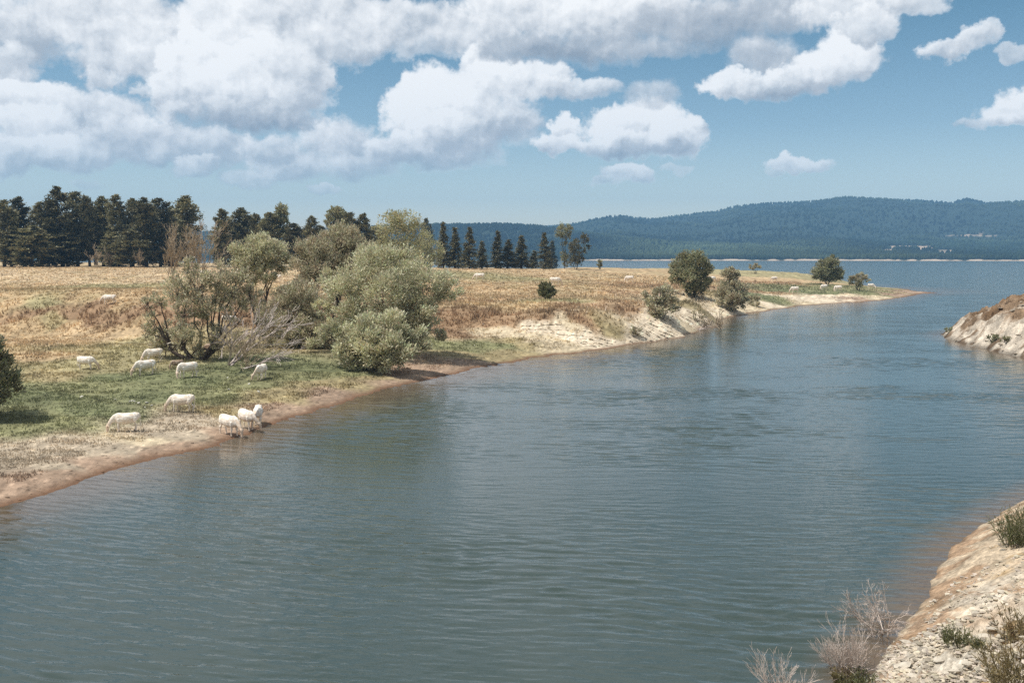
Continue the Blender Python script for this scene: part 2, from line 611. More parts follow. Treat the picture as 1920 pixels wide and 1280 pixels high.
def ground_h(x, y):
    z = base_h(x, y)
    amp = np.clip((z + .1) / 2.0, 0.05, 1)
    scarp = np.exp(-((z - 3.2) / 1.0) ** 2)
    z = z + amp * (.22 * fbm(x / 9, y / 9, 3) + .14 * fbm(x / 1.6, y / 1.6, 3)) + scarp * (.75 * fbm(x / 4.5, y / 4.5, 4)) * amp
    # the eroded clay bank on the outer bend: gullies and ledges
    er = np.clip((y - 85) / 30, 0, 1) * np.exp(-((z - 1.5) / 1.3) ** 2) * np.clip((x / y + .02) / .06, 0, 1)
    z = z + er * (.55 * (.22 - np.abs(fbm(x / 3.2, y / 3.2, 4))) + .30 * fbm(x / .9, y / .9, 3))
    z = z + .10 * fbm(x / 2.2 + 40, y / 2.2, 3) * np.exp(-(z / .5) ** 2)
    return z


def hit(px, py):
    """where a line of sight of the photograph meets the left shore"""
    d = ray(px, py)
    ys = np.exp(np.linspace(math.log(30), math.log(560), 1500))
    t = ys / d[1]
    zz = H + d[2] * t
    g = np.maximum(ground_h(d[0] * t, ys), -.05)
    below = np.nonzero(zz < g)[0]
    i = below[0] if len(below) else len(ys) - 1
    return np.array([d[0] * t[i], ys[i], g[i]])


def hit_fast(px, py):
    d = ray(px, py)
    ys = np.exp(np.linspace(math.log(42), math.log(330), 220))
    t = ys / d[1]
    zz = H + d[2] * t
    g = ground_h(d[0] * t, ys)
    below = np.nonzero(zz < g)[0]
    if not len(below):
        return None
    i = below[0]
    return np.array([d[0] * t[i], ys[i], g[i]])


def gh(x, y):
    return float(ground_h(np.array([x]), np.array([y]))[0])


# surface colours (the material's own colour, before light)
E_LIGHT = 1.22
CN = {k: np.minimum(s2l(v) / E_LIGHT, .72) for k, v in dict(
    mud=(162, 139, 119), mudwet=(118, 90, 70), pale=(172, 158, 138), green=(128, 127, 93), greend=(115, 118, 86), olive=(156, 142, 108), tan=(188, 164, 130), tan2=(178, 154, 120),
    straw=(194, 172, 140), brown=(148, 122, 96), rust=(166, 140, 110), rusty=(154, 127, 99), sand=(216, 200, 176), clay=(200, 184, 156), oliveg=(160, 150, 114), earth=(120, 84, 60)).items()}
CC = [  # px, py, z guess is taken from the terrain
    (-100, 985, 'mud'), (0, 925, 'mud'), (60, 905, 'mud'), (130, 890, 'mud'), (220, 862, 'mud'), (330, 836, 'mud'), (430, 815, 'mud'), (520, 775, 'mud'), (620, 748, 'mud'), (720, 722, 'mud'), (800, 700, 'mud'), (880, 682, 'mud'), (740, 708, 'mud'), (560, 762, 'mud'), (960, 668, 'olive'), (180, 868, 'mud'), (270, 842, 'mud'),
    (0, 860, 'pale'), (60, 848, 'pale'), (130, 838, 'pale'), (200, 825, 'pale'), (-80, 880, 'pale'), (300, 800, 'pale'), (370, 785, 'pale'), (270, 815, 'clay'), (100, 870, 'pale'), (350, 812, 'pale'), (450, 770, 'olive'), (520, 745, 'olive'), (600, 725, 'olive'), (-150, 900, 'pale'), (240, 838, 'pale'),
    (0, 800, 'green'), (100, 790, 'green'), (200, 770, 'greend'), (60, 740, 'greend'), (150, 730, 'green'), (300, 740, 'greend'), (400, 740, 'green'), (250, 710, 'greend'), (380, 715, 'greend'), (450, 720, 'green'), (540, 710, 'green'), (600, 690, 'greend'), (450, 690, 'greend'), (-100, 770, 'green'), (500, 680, 'greend'), (620, 700, 'green'), (660, 705, 'green'), (690, 714, 'olive'), (850, 655, 'green'), (900, 645, 'green'), (860, 670, 'olive'), (940, 648, 'green'), (820, 640, 'green'), (990, 650, 'olive'),
    (0, 700, 'oliveg'), (100, 705, 'olive'), (60, 670, 'tan2'), (150, 660, 'olive'), (230, 660, 'oliveg'), (-100, 690, 'olive'), (280, 670, 'oliveg'), (20, 640, 'tan'), (120, 635, 'tan2'), (220, 635, 'tan'), (280, 640, 'oliveg'), (-100, 640, 'tan'), (350, 640, 'olive'), (450, 640, 'olive'), (180, 690, 'oliveg'),
    (20, 600, 'rust'), (60, 592, 'brown'), (120, 600, 'brown'), (170, 592, 'brown'), (230, 600, 'brown'), (280, 592, 'brown'), (90, 610, 'olive'), (-100, 595, 'brown'), (330, 600, 'brown'), (450, 600, 'brown'), (600, 600, 'brown'), (250, 615, 'tan2'), (150, 615, 'tan'), (40, 618, 'tan2'),
    (0, 560, 'tan2'), (80, 560, 'oliveg'), (150, 555, 'tan2'), (250, 560, 'tan2'), (60, 535, 'tan'), (150, 530, 'straw'), (220, 538, 'oliveg'), (30, 515, 'straw'), (130, 512, 'straw'), (250, 515, 'straw'), (330, 540, 'tan2'), (200, 503, 'tan'), (20, 502, 'tan'), (330, 505, 'straw'), (450, 520, 'straw'), (550, 530, 'tan'), (-100, 540, 'tan'), (-100, 510, 'straw'), (650, 520, 'tan'), (-250, 540, 'tan'), (-250, 510, 'straw'), (-250, 600, 'brown'), (-250, 700, 'olive'), (-250, 800, 'green'),
    (870, 515, 'oliveg'), (950, 520, 'oliveg'), (1030, 520, 'tan2'), (1110, 520, 'tan'), (1180, 515, 'tan2'), (880, 540, 'tan2'), (960, 545, 'tan2'), (1050, 550, 'tan2'), (1150, 540, 'tan'), (880, 504, 'tan'), (1000, 506, 'tan'), (1100, 508, 'tan2'), (1230, 510, 'tan2'),
    (880, 565, 'rust'), (900, 590, 'rusty'), (960, 575, 'tan2'), (1000, 590, 'rust'), (1080, 575, 'rust'), (1150, 565, 'rust'), (1180, 585, 'rusty'), (1100, 595, 'rusty'), (850, 600, 'rusty'), (860, 620, 'brown'), (940, 605, 'rusty'), (1020, 605, 'rusty'), (1200, 550, 'rust'), (1230, 535, 'rust'), (1060, 565, 'oliveg'), (1140, 600, 'olive'), (1210, 530, 'tan'),
    (920, 620, 'clay'), (970, 628, 'clay'), (1000, 622, 'sand'), (1050, 632, 'sand'), (1100, 625, 'sand'), (1150, 625, 'sand'), (1200, 620, 'sand'), (1240, 615, 'sand'), (1100, 640, 'sand'), (1160, 636, 'sand'), (1000, 640, 'clay'), (1040, 652, 'clay'), (1070, 612, 'clay'), (1280, 600, 'sand'), (1300, 585, 'sand'), (1330, 585, 'sand'), (1320, 570, 'clay'), (1350, 580, 'sand'), (1260, 592, 'sand'), (1225, 602, 'sand'), (1290, 615, 'clay'), (1360, 590, 'clay'), (960, 640, 'olive'), (1380, 575, 'clay'), (1420, 578, 'clay'), (1450, 574, 'sand'),
    (1280, 565, 'olive'), (1340, 550, 'olive'), (1270, 545, 'rust'), (1400, 545, 'rust'), (1430, 530, 'rust'), (1450, 528, 'rust'), (1480, 525, 'tan2'), (1410, 520, 'tan'), (1350, 520, 'tan2'), (1480, 515, 'oliveg'), (1550, 522, 'oliveg'), (1380, 515, 'oliveg'), (1250, 520, 'tan'),
    (1430, 558, 'greend'), (1500, 548, 'greend'), (1560, 550, 'greend'), (1600, 546, 'greend'), (1650, 546, 'green'), (1470, 565, 'green'), (1400, 562, 'green'), (1530, 540, 'green'), (1580, 536, 'green'), (1690, 549, 'olive'), (1720, 550, 'mud'), (1640, 553, 'green'), (1680, 553, 'mud'),
    (1520, 564, 'sand'), (1580, 560, 'sand'), (1560, 565, 'sand'), (1620, 558, 'clay'), (1650, 556, 'clay'), (1500, 568, 'clay'), (1600, 563, 'mud'), (1745, 548, 'mud'),
]
_cc = np.array([uw(gz(px, py, 0) if False else hit(px, py)) for px, py, _ in CC])
_cv = np.array([CN[c] for _, _, c in CC])


def ground_col(x, y, z):
    sh = x.shape
    q = np.c_[(x / y + .018 * fbm(x / 7, y / 14, 4)).ravel(), (np.log(y) + .05 * fbm(x / 6 + 50, y / 12, 4)).ravel()]
    sc_ = np.array([1.0, 1.15])
    o = np.empty((len(q), 3))
    for i in range(0, len(q), 20000):
        d2 = (((q[i:i + 20000, None] - _cc[None]) * sc_) ** 2).sum(-1) + 2e-6
        wt = d2 ** -2.4
        o[i:i + 20000] = (wt @ _cv) / wt.sum(1, keepdims=True)
    o = o.reshape(*sh, 3)
    k = 1 + .38 * fbm(x / 2.5, y / 5, 4) + .30 * fbm(x / .4, y / .8, 3)
    # pale dry patches and green patches
    o = o * k[..., None]
    pat = np.clip(fbm(x / 5 + 9, y / 11, 4) * 1.6 - .2, 0, .35)[..., None] * np.clip((z - 3.5) / 1.5, 0, 1)[..., None]
    o = o * (1 - pat) + pat * CN['oliveg'] * k[..., None]
    sp_ = _perm[(np.floor(x / .22).astype(int)) % 256, (np.floor(y / .45).astype(int)) % 256]
    o = o * (1 + .5 * (np.clip(sp_ - .82, 0, 1) / .18) - .4 * (np.clip(.15 - sp_, 0, 1) / .15))[..., None]
    wet = np.clip(1 - (z - .02) / .16, 0, 1)[..., None]
    o = o * (1 - wet) + wet * CN['mudwet']
    return np.clip(o, .01, .72)


def grid_mesh(name, X, Y, Z, colr, mat, smooth=True):
    ni, nj = X.shape
    v = np.stack([X, Y, Z], -1).reshape(-1, 3)
    i = np.arange(ni - 1)[:, None] * nj
    j = np.arange(nj - 1)[None]
    q = np.stack([i + j, i + j + 1, i + nj + j + 1, i + nj + j], -1).reshape(-1, 4)
    me = raw_mesh(name, v, q, np.zeros((0, 3), int), None, mat, smooth)
    if colr is not None:
        at = me.attributes.new('tint', 'FLOAT_COLOR', 'POINT')
        at.data.foreach_set('color', np.c_[colr.reshape(-1, 3), np.ones(len(v))].astype(np.float32).ravel())
    return me


U = np.linspace(-1.0, .62, 760)
W = np.linspace(math.log(22), math.log(620), 620)
LW, UU = np.meshgrid(W, U, indexing='ij')
GY = np.exp(LW)
GX = UU * GY
GZ = ground_h(GX, GY)
me = grid_mesh('ground', GX, GY, GZ, ground_col(GX, GY, GZ), M_ground)
tag(link('ground', me), kind='structure')


# ------------------------------------------------------------------ right bank (near) and headland (middle distance)
def polyline_d(poly, x, y):
    """signed distance to a polyline, positive on its right-hand side"""
    x = np.asarray(x, float)
    y = np.asarray(y, float)
    best = np.full(x.shape, 1e9)
    sgn = np.ones(x.shape)
    for (a, b) in zip(poly[:-1], poly[1:]):
        dx, dy = b[0] - a[0], b[1] - a[1]
        L2 = dx * dx + dy * dy
        t = np.clip(((x - a[0]) * dx + (y - a[1]) * dy) / L2, 0, 1)
        qx, qy = x - a[0] - t * dx, y - a[1] - t * dy
        d = np.hypot(qx, qy)
        s = np.sign(qx * dy - qy * dx)
        m = d < best
        best = np.where(m, d, best)
        sgn = np.where(m, s, sgn)
    return best * sgn


BANK = [gz(px, py)[:2] for px, py in [(1440, 1700), (1560, 1400), (1620, 1290), (1655, 1230), (1700, 1172), (1742, 1118), (1744, 1090), (1790, 1022), (1850, 980), (1905, 945), (1960, 918), (2100, 850), (2500, 770)]]


def bank_h(x, y):
    d = polyline_d(BANK, x, y)
    z = np.where(d > 0, 4.6 * (1 - np.exp(-d / 7.0)), np.maximum(d * .75, -2.5))
    rough = np.clip(d / 1.5, 0, 1)
    rocky = np.clip((31 - y) / 6, 0, 1)
    ridg = np.abs(fbm(x / .9, y / .9, 4))
    z = z + rough * (.25 * fbm(x / 2.4, y / 2.4, 4) + .07 * fbm(x / .35, y / .35, 3)) + rough * rocky * (.55 * (.3 - ridg) + .22 * fbm(x / .30, y / .30, 3))
    z = z + .12 * fbm(x / .8, y / .8, 3) * np.exp(-(d / .6) ** 2)
    return z


def bank_col(x, y, z):
    d = polyline_d(BANK, x, y)
    sand = s2l((190, 172, 148)) / E_LIGHT
    pale = s2l((206, 196, 180)) / E_LIGHT
    rust = s2l((158, 126, 98)) / E_LIGHT
    dry = s2l((168, 136, 88)) / E_LIGHT
    n = fbm(x / 1.6, y / 1.6, 4)
    rocky = np.clip((31 - y) / 5 + n, 0, 1)[..., None]
    c = sand * (1 - rocky) + pale * rocky
    r = np.clip(fbm(x / .8 + 7, y / 1.0, 4) * 4 + .9 - np.abs(d - .5) * 1.1, 0, 1)[..., None]
    c = c * (1 - .7 * r) + rust * .7 * r
    br = np.clip(fbm(x / 2.2 + 21, y / 2.6, 4) * 3.2 - .25, 0, .8)[..., None]
    c = c * (1 - br) + s2l((160, 130, 100)) / E_LIGHT * br
    g = np.clip((d - 3.8) * .4 + fbm(x / 1.2, y / 1.2, 4) * 2.2, 0, .85)[..., None]
    c = c * (1 - g) + dry * g
    k = (1 + .5 * fbm(x / .6, y / .6, 4) + .4 * fbm(x / .12, y / .12, 2))[..., None]
    wet = np.clip(1 - z / .12, 0, 1)[..., None]
    return np.clip(c * k * (1 - .45 * wet), .01, .7)


bx, by = np.meshgrid(np.linspace(3, 34, 520), np.linspace(14, 66, 640), indexing='xy')
bz = bank_h(bx, by)
me = grid_mesh('river_bank', bx, by, bz, bank_col(bx, by, bz), M_bank, False)
tag(link('river_bank', me), kind='structure')

HEAD = [gz(px, py)[:2] for px, py in [(2700, 760), (2300, 722), (2100, 702), (1990, 686), (1920, 671), (1870, 660), (1820, 648), (1785, 638), (1767, 631)]]
tip = HEAD[-1]
HEAD += [np.array([tip[0] + 1.5, tip[1] + 3.5]), np.array([tip[0] + 7, tip[1] + 12]), np.array([tip[0] + 20, tip[1] + 22]), np.array([tip[0] + 60, tip[1] + 35]), np.array([tip[0] + 120, tip[1] + 40])]


def head_h(x, y):
    d = polyline_d(HEAD, x, y)
    z = np.where(d > 0, 8.6 * (1 - np.exp(-d / 9.5)), np.maximum(d * .4, -2.5))
    rough = np.clip(d / 3, 0, 1)
    z = z + rough * (1.5 * fbm(x / 6, y / 6, 4) + 2.0 * (.25 - np.abs(fbm(x / 2.6, y / 2.6 + 5, 4))) + .95 * (.2 - np.abs(fbm(x / 1.1, y / 1.1, 4))) + .5 * fbm(x / .7, y / .7, 2))
    z = z + .35 * fbm(x / 1.5, y / 1.5, 3) * np.exp(-(d / 1.5) ** 2)
    return z


def head_col(x, y, z):
    pale = s2l((196, 184, 168)) / E_LIGHT
    dry = s2l((138, 116, 94)) / E_LIGHT
    dark = s2l((112, 88, 64)) / E_LIGHT
    n = fbm(x / 3, y / 3, 4)
    g = np.clip((z - 2.9) * .5 + n * 2.4, 0, 1)[..., None]
    c = pale * (1 - g) + dry * g
    k2 = np.clip(fbm(x / 1.6 + 3, y / 1.6, 4) * 3.4 - .12, 0, .85)[..., None]
    c = c * (1 - k2) + dark * k2
    c = c * (1 + .55 * fbm(x / 1.1 + 8, y / 1.1, 4))[..., None]
    wet = np.clip(1.3 - z / .45, 0, 1)[..., None]  # dark waterline band: wet rock plus the overhang's shade painted into the colour
    return np.clip(c * (1 + .3 * fbm(x / .7, y / .7, 3))[..., None] * (1 - .55 * wet), .01, .7)


hx, hy = np.meshgrid(np.concatenate([np.linspace(54, 90, 330), np.linspace(90.4, 170, 150)]), np.linspace(84, 176, 560), indexing='xy')
hz = head_h(hx, hy)
me = grid_mesh('headland', hx, hy, hz, head_col(hx, hy, hz), M_bank, False)
tag(link('headland', me), kind='structure')

# ------------------------------------------------------------------ lake
wl = np.concatenate([np.linspace(math.log(6), math.log(21), 30)[:-1], np.linspace(math.log(21), math.log(150), 1150)[:-1], np.linspace(math.log(150), math.log(7500), 170)])
wu = np.concatenate([np.linspace(-1.6, -.66, 24)[:-1], np.linspace(-.66, .66, 430), np.linspace(.66, 1.6, 24)[1:]])
LW2, UU2 = np.meshgrid(wl, wu, indexing='ij')
WY = np.exp(LW2)
WX = UU2 * WY
# depth on a coarser grid, then interpolated
_cl = np.linspace(math.log(6), math.log(7500), 300)
_cu = np.linspace(-1.6, 1.6, 420)
_CL, _CU = np.meshgrid(_cl, _cu, indexing='ij')
_CY = np.exp(_CL)
_cd = -base_h(_CU * _CY, np.clip(_CY, 12, 900))


def bilin(g, a_, b_):
    ia = np.clip((a_ - _cl[0]) / (_cl[1] - _cl[0]), 0, len(_cl) - 1.001)
    ib = np.clip((b_ - _cu[0]) / (_cu[1] - _cu[0]), 0, len(_cu) - 1.001)
    i0, j0 = ia.astype(int), ib.astype(int)
    fa, fb = ia - i0, ib - j0
    return (g[i0, j0] * (1 - fb) + g[i0, j0 + 1] * fb) * (1 - fa) + (g[i0 + 1, j0] * (1 - fb) + g[i0 + 1, j0 + 1] * fb) * fa


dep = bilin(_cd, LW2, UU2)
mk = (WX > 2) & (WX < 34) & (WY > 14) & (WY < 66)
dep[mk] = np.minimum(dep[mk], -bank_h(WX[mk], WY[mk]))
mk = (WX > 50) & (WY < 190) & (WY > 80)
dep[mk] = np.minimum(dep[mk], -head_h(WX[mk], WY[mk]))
xl_ = np.minimum(WX + 2, 0)
PH = WY - .011 * xl_ ** 2 + .10 * WX + .9 * fbm(WX / 9, WY / 9, 2)
patch = smooth01(fbm(WX / 13, PH / 7, 3) * 1.9 + .52)
calm = smooth01(fbm(WX / 30 + 60, WY / 16, 3) * 2.5 + .9)
r_a = vnoise(WX * .72, PH * 3.3)
r_b = vnoise(WX * 1.3 + 31, PH * 5.0 + 7)
r_c = vnoise(WX * 2.1 + 11, PH * 6.0 + 3)
hh_ = (.105 * (r_a - .5 * np.abs(r_a)) + .062 * r_b) * (.22 + .78 * patch) * (.40 + .60 * calm) + .020 * r_c * (.4 + .6 * calm)
fade = smooth01((WY - 20) / 5) * smooth01((150 - WY) / 50)
WZ = hh_ * fade
me = grid_mesh('lake', WX, WY, WZ, None, None)
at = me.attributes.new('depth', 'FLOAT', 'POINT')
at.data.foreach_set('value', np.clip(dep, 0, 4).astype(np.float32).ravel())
m, t = new_mat('lake_water')
geo = t.n('ShaderNodeNewGeometry')
pos = geo.outputs['Position']
sx = t.n('ShaderNodeSeparateXYZ')
t.link(pos, sx.inputs[0])
x_, y_ = sx.outputs[0], sx.outputs[1]
xl = t.m('MINIMUM', t.m('ADD', x_, 2.0), 0.0)
phase = t.m('SUBTRACT', y_, t.m('MULTIPLY', t.m('MULTIPLY', xl, xl), .010))
phase = t.m('ADD', phase, t.m('MULTIPLY', x_, .10))
cw = t.xyz(x_, phase, 0)
# wind ripples with broken crests, in patches
wv = t.n('ShaderNodeTexWave', wave_type='BANDS', bands_direction='Y', wave_profile='SIN')
t.link(t.v('MULTIPLY', cw, (.60, 1.0, 1)), wv.inputs['Vector'])
wv.inputs['Scale'].default_value = .52
wv.inputs['Distortion'].default_value = 9.0
wv.inputs['Detail'].default_value = 2.0
wv.inputs['Detail Scale'].default_value = 1.5
wv.inputs['Detail Roughness'].default_value = .5
rip = t.noise(t.v('MULTIPLY', cw, (.70, 2.9, 1)), 1.0, 2, .45, .4)
rip2 = t.noise(t.v('MULTIPLY', cw, (2.0, 6.0, 1)), 1.0, 2, .5, .3)
chop = t.noise(t.v('MULTIPLY', pos, (1.0, 1.4, 1)), 5.0, 3, .6)
mask = t.rng(t.noise(t.v('MULTIPLY', cw, (.09, .12, 1)), 1.0, 4, .6), .40, .60, .12, 1.0)
swell = t.noise(t.v('MULTIPLY', pos, (.05, .09, 1)), 1.0, 2, .5)
# beyond the modelled ripples the same waves go on as bump
farw = t.rng(y_, 100, 150)
wv_h = t.m('MULTIPLY', t.m('MULTIPLY', wv.outputs['Fac'], mask), .022)
hgt = t.m('ADD', t.m('MULTIPLY', t.m('MULTIPLY', rip, mask), .050), wv_h)
hgt = t.m('MULTIPLY', hgt, farw)
hgt = t.m('ADD', hgt, t.m('MULTIPLY', rip2, .010))
hgt = t.m('ADD', hgt, t.m('MULTIPLY', chop, .0050))
bmp = t.n('ShaderNodeBump')
bmp.inputs['Distance'].default_value = 1.0
bmp.inputs['Strength'].default_value = 1.0
t.link(hgt, bmp.inputs['Height'])
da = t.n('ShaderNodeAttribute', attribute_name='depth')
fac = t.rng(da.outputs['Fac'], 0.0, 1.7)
body = t.mix(fac, (.108, .080, .054), (.042, .060, .055))  # brown shallows: turbid water, with the bank bush's reflection also put into the colour
p = t.n('ShaderNodeBsdfPrincipled')
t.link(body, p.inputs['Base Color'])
t.link(t.rng(y_, 40, 140, .05, .12), p.inputs['Roughness'])
p.inputs['IOR'].default_value = 1.333
p.inputs['Specular IOR Level'].default_value = .5
t.link(bmp.outputs[0], p.inputs['Normal'])
out(t, p.outputs[0])
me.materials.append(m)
tag(link('lake', me), kind='structure')

# ------------------------------------------------------------------ far shore, hills and their woods
RIDGE1 = [(-1500, 452), (-600, 448), (-200, 446), (300, 442), (560, 438), (700, 431), (830, 425.5), (940, 425), (1010, 430), (1070, 437), (1150, 447), (1300, 462), (1500, 470), (2600, 472)]
RIDGE2 = [(-1500, 470), (600, 462), (900, 441), (1020, 430), (1080, 424), (1130, 416), (1170, 412), (1220, 414.5), (1270, 408), (1340, 402), (1385, 391), (1450, 386), (1530, 382), (1590, 377), (1640, 379), (1720, 381.5), (1780, 385.5), (1815, 378.5), (1850, 386), (1920, 382), (2100, 388), (2600, 400)]
Y1, Y2 = 3300.0, 5200.0


def ridge_u(lst, yd):
    us, zs = [], []
    for px, py in lst:
        pnt = at_depth(px, py, yd)
        us.append(pnt[0] / yd)
        zs.append(pnt[2])
    return np.array(us), np.array(zs)


R1u, R1z = ridge_u(RIDGE1, Y1)
R2u, R2z = ridge_u(RIDGE2, Y2)


def shore_y(u):
    return 2230 + 150 * fbm(u * 9, u * 0 + 3, 3) - 90 * np.clip((u - .36) * 12, 0, 1)


def hill_h(u, y):
    x = u * y
    ys = shore_y(u)
    r1 = np.interp(u, R1u, R1z)
    r2 = np.interp(u, R2u, R2z)
    plain = 3.4 * smooth01((y - ys) / 40) - 3 * smooth01((ys - y) / 20) + 9 * smooth01((y - ys - 60) / 400)
    n = fbm(x / 420, y / 420, 4)
    h1 = (r1 - 12) * smooth01((y - ys - 250) / (Y1 - 2650)) * np.where(y > Y1, smooth01(1 - (y - Y1) / 1500) * .6 + .4, 1)
    a = smooth01((y - 2750) / (Y2 - 2750)) ** .8
    h2 = (r2 - 12) * a * np.where(y > Y2, 1 - smooth01((y - Y2) / 1800), 1)
    f1 = np.clip((y - ys - 200) / 700, 0, 1) * np.clip(np.abs(y - Y1) / 500, 0.1, 1)
    f2 = np.clip((y - 2900) / 700, 0, 1) * np.clip(np.abs(y - Y2) / 900, 0.05, 1)
    return plain + np.maximum(h1 + 26 * n * f1, h2 + 70 * n * f2)


hu, hyy = np.meshgrid(np.linspace(-1.0, 1.0, 1300), np.concatenate([np.linspace(2000, 2800, 120), np.linspace(2820, 6900, 130)]), indexing='xy')
hzz = hill_h(hu, hyy)
pale_n = fbm(hu * 130, hyy / 45, 4)
ys_ = shore_y(hu)
wood = np.array((.020, .032, .022))
beach = s2l((196, 178, 158)) / E_LIGHT
hc = np.zeros((*hu.shape, 3)) + wood
bm_ = (np.clip((30 - (hyy - ys_) + pale_n * 40) / 10, 0, 1) * np.clip((hu - .06) * 40, 0, 1))[..., None]
hc = hc * (1 - bm_) + beach * bm_
SCARS = [(1690, 462, 28, 3), (1735, 466, 18, 6), (1770, 470, 20, 5), (1820, 441, 40, 3), (1665, 471, 12, 5), (1640, 475, 8, 3), (1600, 476, 14, 3), (1745, 474, 30, 5), (1850, 473, 40, 3)]
hpx = hu / 1.0
for (px, py, a, b) in SCARS:
    # bare clay slopes: found on the hill surface, then coloured there
    dd = ray(px, py)
    yy_ = np.linspace(2300, 5200, 1500)
    tt = yy_ / dd[1]
    zz_ = H + dd[2] * tt
    hh = hill_h(np.full_like(yy_, dd[0] / dd[1]), yy_)
    idx = np.nonzero(hh > zz_)[0]
    if len(idx) == 0:
        continue
    y0 = yy_[idx[0]]
    sl = 500.0
    m_ = np.clip(1.3 - np.sqrt(((hu - dd[0] / dd[1]) * F / (a * .8)) ** 2 + ((hyy - y0) / (b * 15)) ** 2) + pale_n * 1.6, 0, 1)[..., None]
    hc = hc * (1 - m_) + s2l((214, 190, 165)) / E_LIGHT * .8 * m_
me = grid_mesh('hills', hu * hyy, hyy, hzz, np.clip(hc, .01, .7), M_hill)
tag(link('hills', me), kind='structure')
BARE = hc[..., 0] > .12


def build_far_wood():
    n = 52000
    u = rng.uniform(-.62, .62, n)
    s = rng.random(n)
    ys = shore_y(u)
    y = np.where(s < .42, ys + 30 + 620 * rng.random(n) ** 1.3, np.where(s < .62, 2900 + 600 * rng.random(n), 2900 + 2400 * rng.random(n) ** .8))
    # keep clear of beaches and bare clay
    iu = np.clip(((u + 1) / 2 * (hu.shape[1] - 1)).round().astype(int), 0, hu.shape[1] - 1)
    iy = np.clip(np.searchsorted(hyy[:, 0], y), 0, hu.shape[0] - 1)
    ok = ~BARE[iy, iu]
    u, y = u[ok], y[ok]
    n = len(u)
    x = u * y
    z = hill_h(u, y)
    h = rng.uniform(7, 13, n) * np.where(y < ys[ok] + 500, .95, 1.0) * (1 + .25 * fbm(x / 90, y / 90, 2))
    r = h * rng.uniform(.28, .45, n)
    k = 5
    th = rng.random(n)[:, None] * 6.28 + np.arange(k)[None] * 2 * np.pi / k
    ring = lambda rr, zz: np.stack([x[:, None] + rr[:, None] * np.cos(th), y[:, None] + rr[:, None] * np.sin(th), np.broadcast_to((z + zz)[:, None], th.shape)], -1)
    low = ring(r * .75, -h * .05)
    midr = ring(r, h * .45)
    upr = ring(r * .55, h * .82)
    top = np.stack([x, y, z + h], -1)[:, None, :]
    v = np.concatenate([low, midr, upr, top], 1)
    base = np.arange(n)[:, None] * 16
    j = np.arange(k)[None]
    j2 = (j + 1) % k
    q = np.concatenate([np.stack([base + j, base + j2, base + 5 + j2, base + 5 + j], -1).reshape(-1, 4), np.stack([base + 5 + j, base + 5 + j2, base + 10 + j2, base + 10 + j], -1).reshape(-1, 4)])
    tr = np.stack([base + 10 + j, base + 10 + j2, np.broadcast_to(base + 15, (n, k))], -1).reshape(-1, 3)
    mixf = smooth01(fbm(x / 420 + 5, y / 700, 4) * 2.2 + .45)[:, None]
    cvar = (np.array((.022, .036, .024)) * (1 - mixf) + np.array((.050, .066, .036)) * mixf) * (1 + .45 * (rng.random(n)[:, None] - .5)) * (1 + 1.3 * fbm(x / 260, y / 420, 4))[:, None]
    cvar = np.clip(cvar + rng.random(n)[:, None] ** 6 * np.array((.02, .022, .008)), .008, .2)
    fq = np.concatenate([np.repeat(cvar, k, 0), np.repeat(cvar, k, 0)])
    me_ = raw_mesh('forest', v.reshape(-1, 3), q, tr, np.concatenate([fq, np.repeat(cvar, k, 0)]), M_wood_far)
    tag(link('forest', me_), kind='stuff', label='dense dark pine woods covering the hills across the lake', cat='forest')


build_far_wood()


# ------------------------------------------------------------------ grass tufts on the land
def build_grass():
    n = 230000
    u = rng.uniform(-.6, .5, n)
    lw = rng.uniform(math.log(42), math.log(330), n)
    y = np.exp(lw)
    x = u * y
    z = ground_h(x, y)
    c = ground_col(x, y, z)
    lum = c.mean(1)
    green = c[:, 1] - c[:, 0]
    sandy = c[:, 2] / np.maximum(c[:, 0], .01)
    clump = fbm(x / 1.3, y / 1.3, 3)
    keep = (z > .35) & ((sandy < .62) | (rng.random(n) < .22)) & (rng.random(n) < np.clip(.6 + clump * 1.5, .05, 1))
    x, y, z, c, green, clump = x[keep], y[keep], z[keep], c[keep], green[keep], clump[keep]
    n = len(x)
    scarp = np.exp(-((z - 3.2) / 1.1) ** 2)
    h = (.10 + .10 * np.clip(z / 4, 0, 1) + .32 * scarp) * rng.uniform(.5, 1.3, n) * np.where(green > 0, .7, 1.0) * (1 + np.clip(clump, 0, 1))
    wd = (.03 + y * .00042)
    mbV, mbT, mbC = [], [], []
    for b in range(3):
        a = rng.uniform(0, 6.28, n)
        d = np.stack([np.cos(a), np.sin(a)], -1)
        off = rng.normal(0, .10, (n, 2))
        lean = rng.normal(0, .35, (n, 2)) * h[:, None]
        p0 = np.stack([x + off[:, 0] - d[:, 0] * wd, y + off[:, 1] - d[:, 1] * wd, z - .04], -1)
        p1 = np.stack([x + off[:, 0] + d[:, 0] * wd, y + off[:, 1] + d[:, 1] * wd, z - .04], -1)
        p2 = np.stack([x + off[:, 0] + lean[:, 0], y + off[:, 1] + lean[:, 1], z + h], -1)
        mbV.append(np.stack([p0, p1, p2], 1))
        mbC.append(c * rng.uniform(.75, 1.35, (n, 1)))
    v = np.concatenate(mbV).reshape(-1, 3)
    tri = np.arange(len(v)).reshape(-1, 3)
    me_ = raw_mesh('grass', v, np.zeros((0, 4), int), tri, np.clip(np.concatenate(mbC), .01, .7), M_grass)
    tag(link('grass', me_), kind='stuff', label='dry and green grass growing over the lakeside meadow', cat='grass')


build_grass()


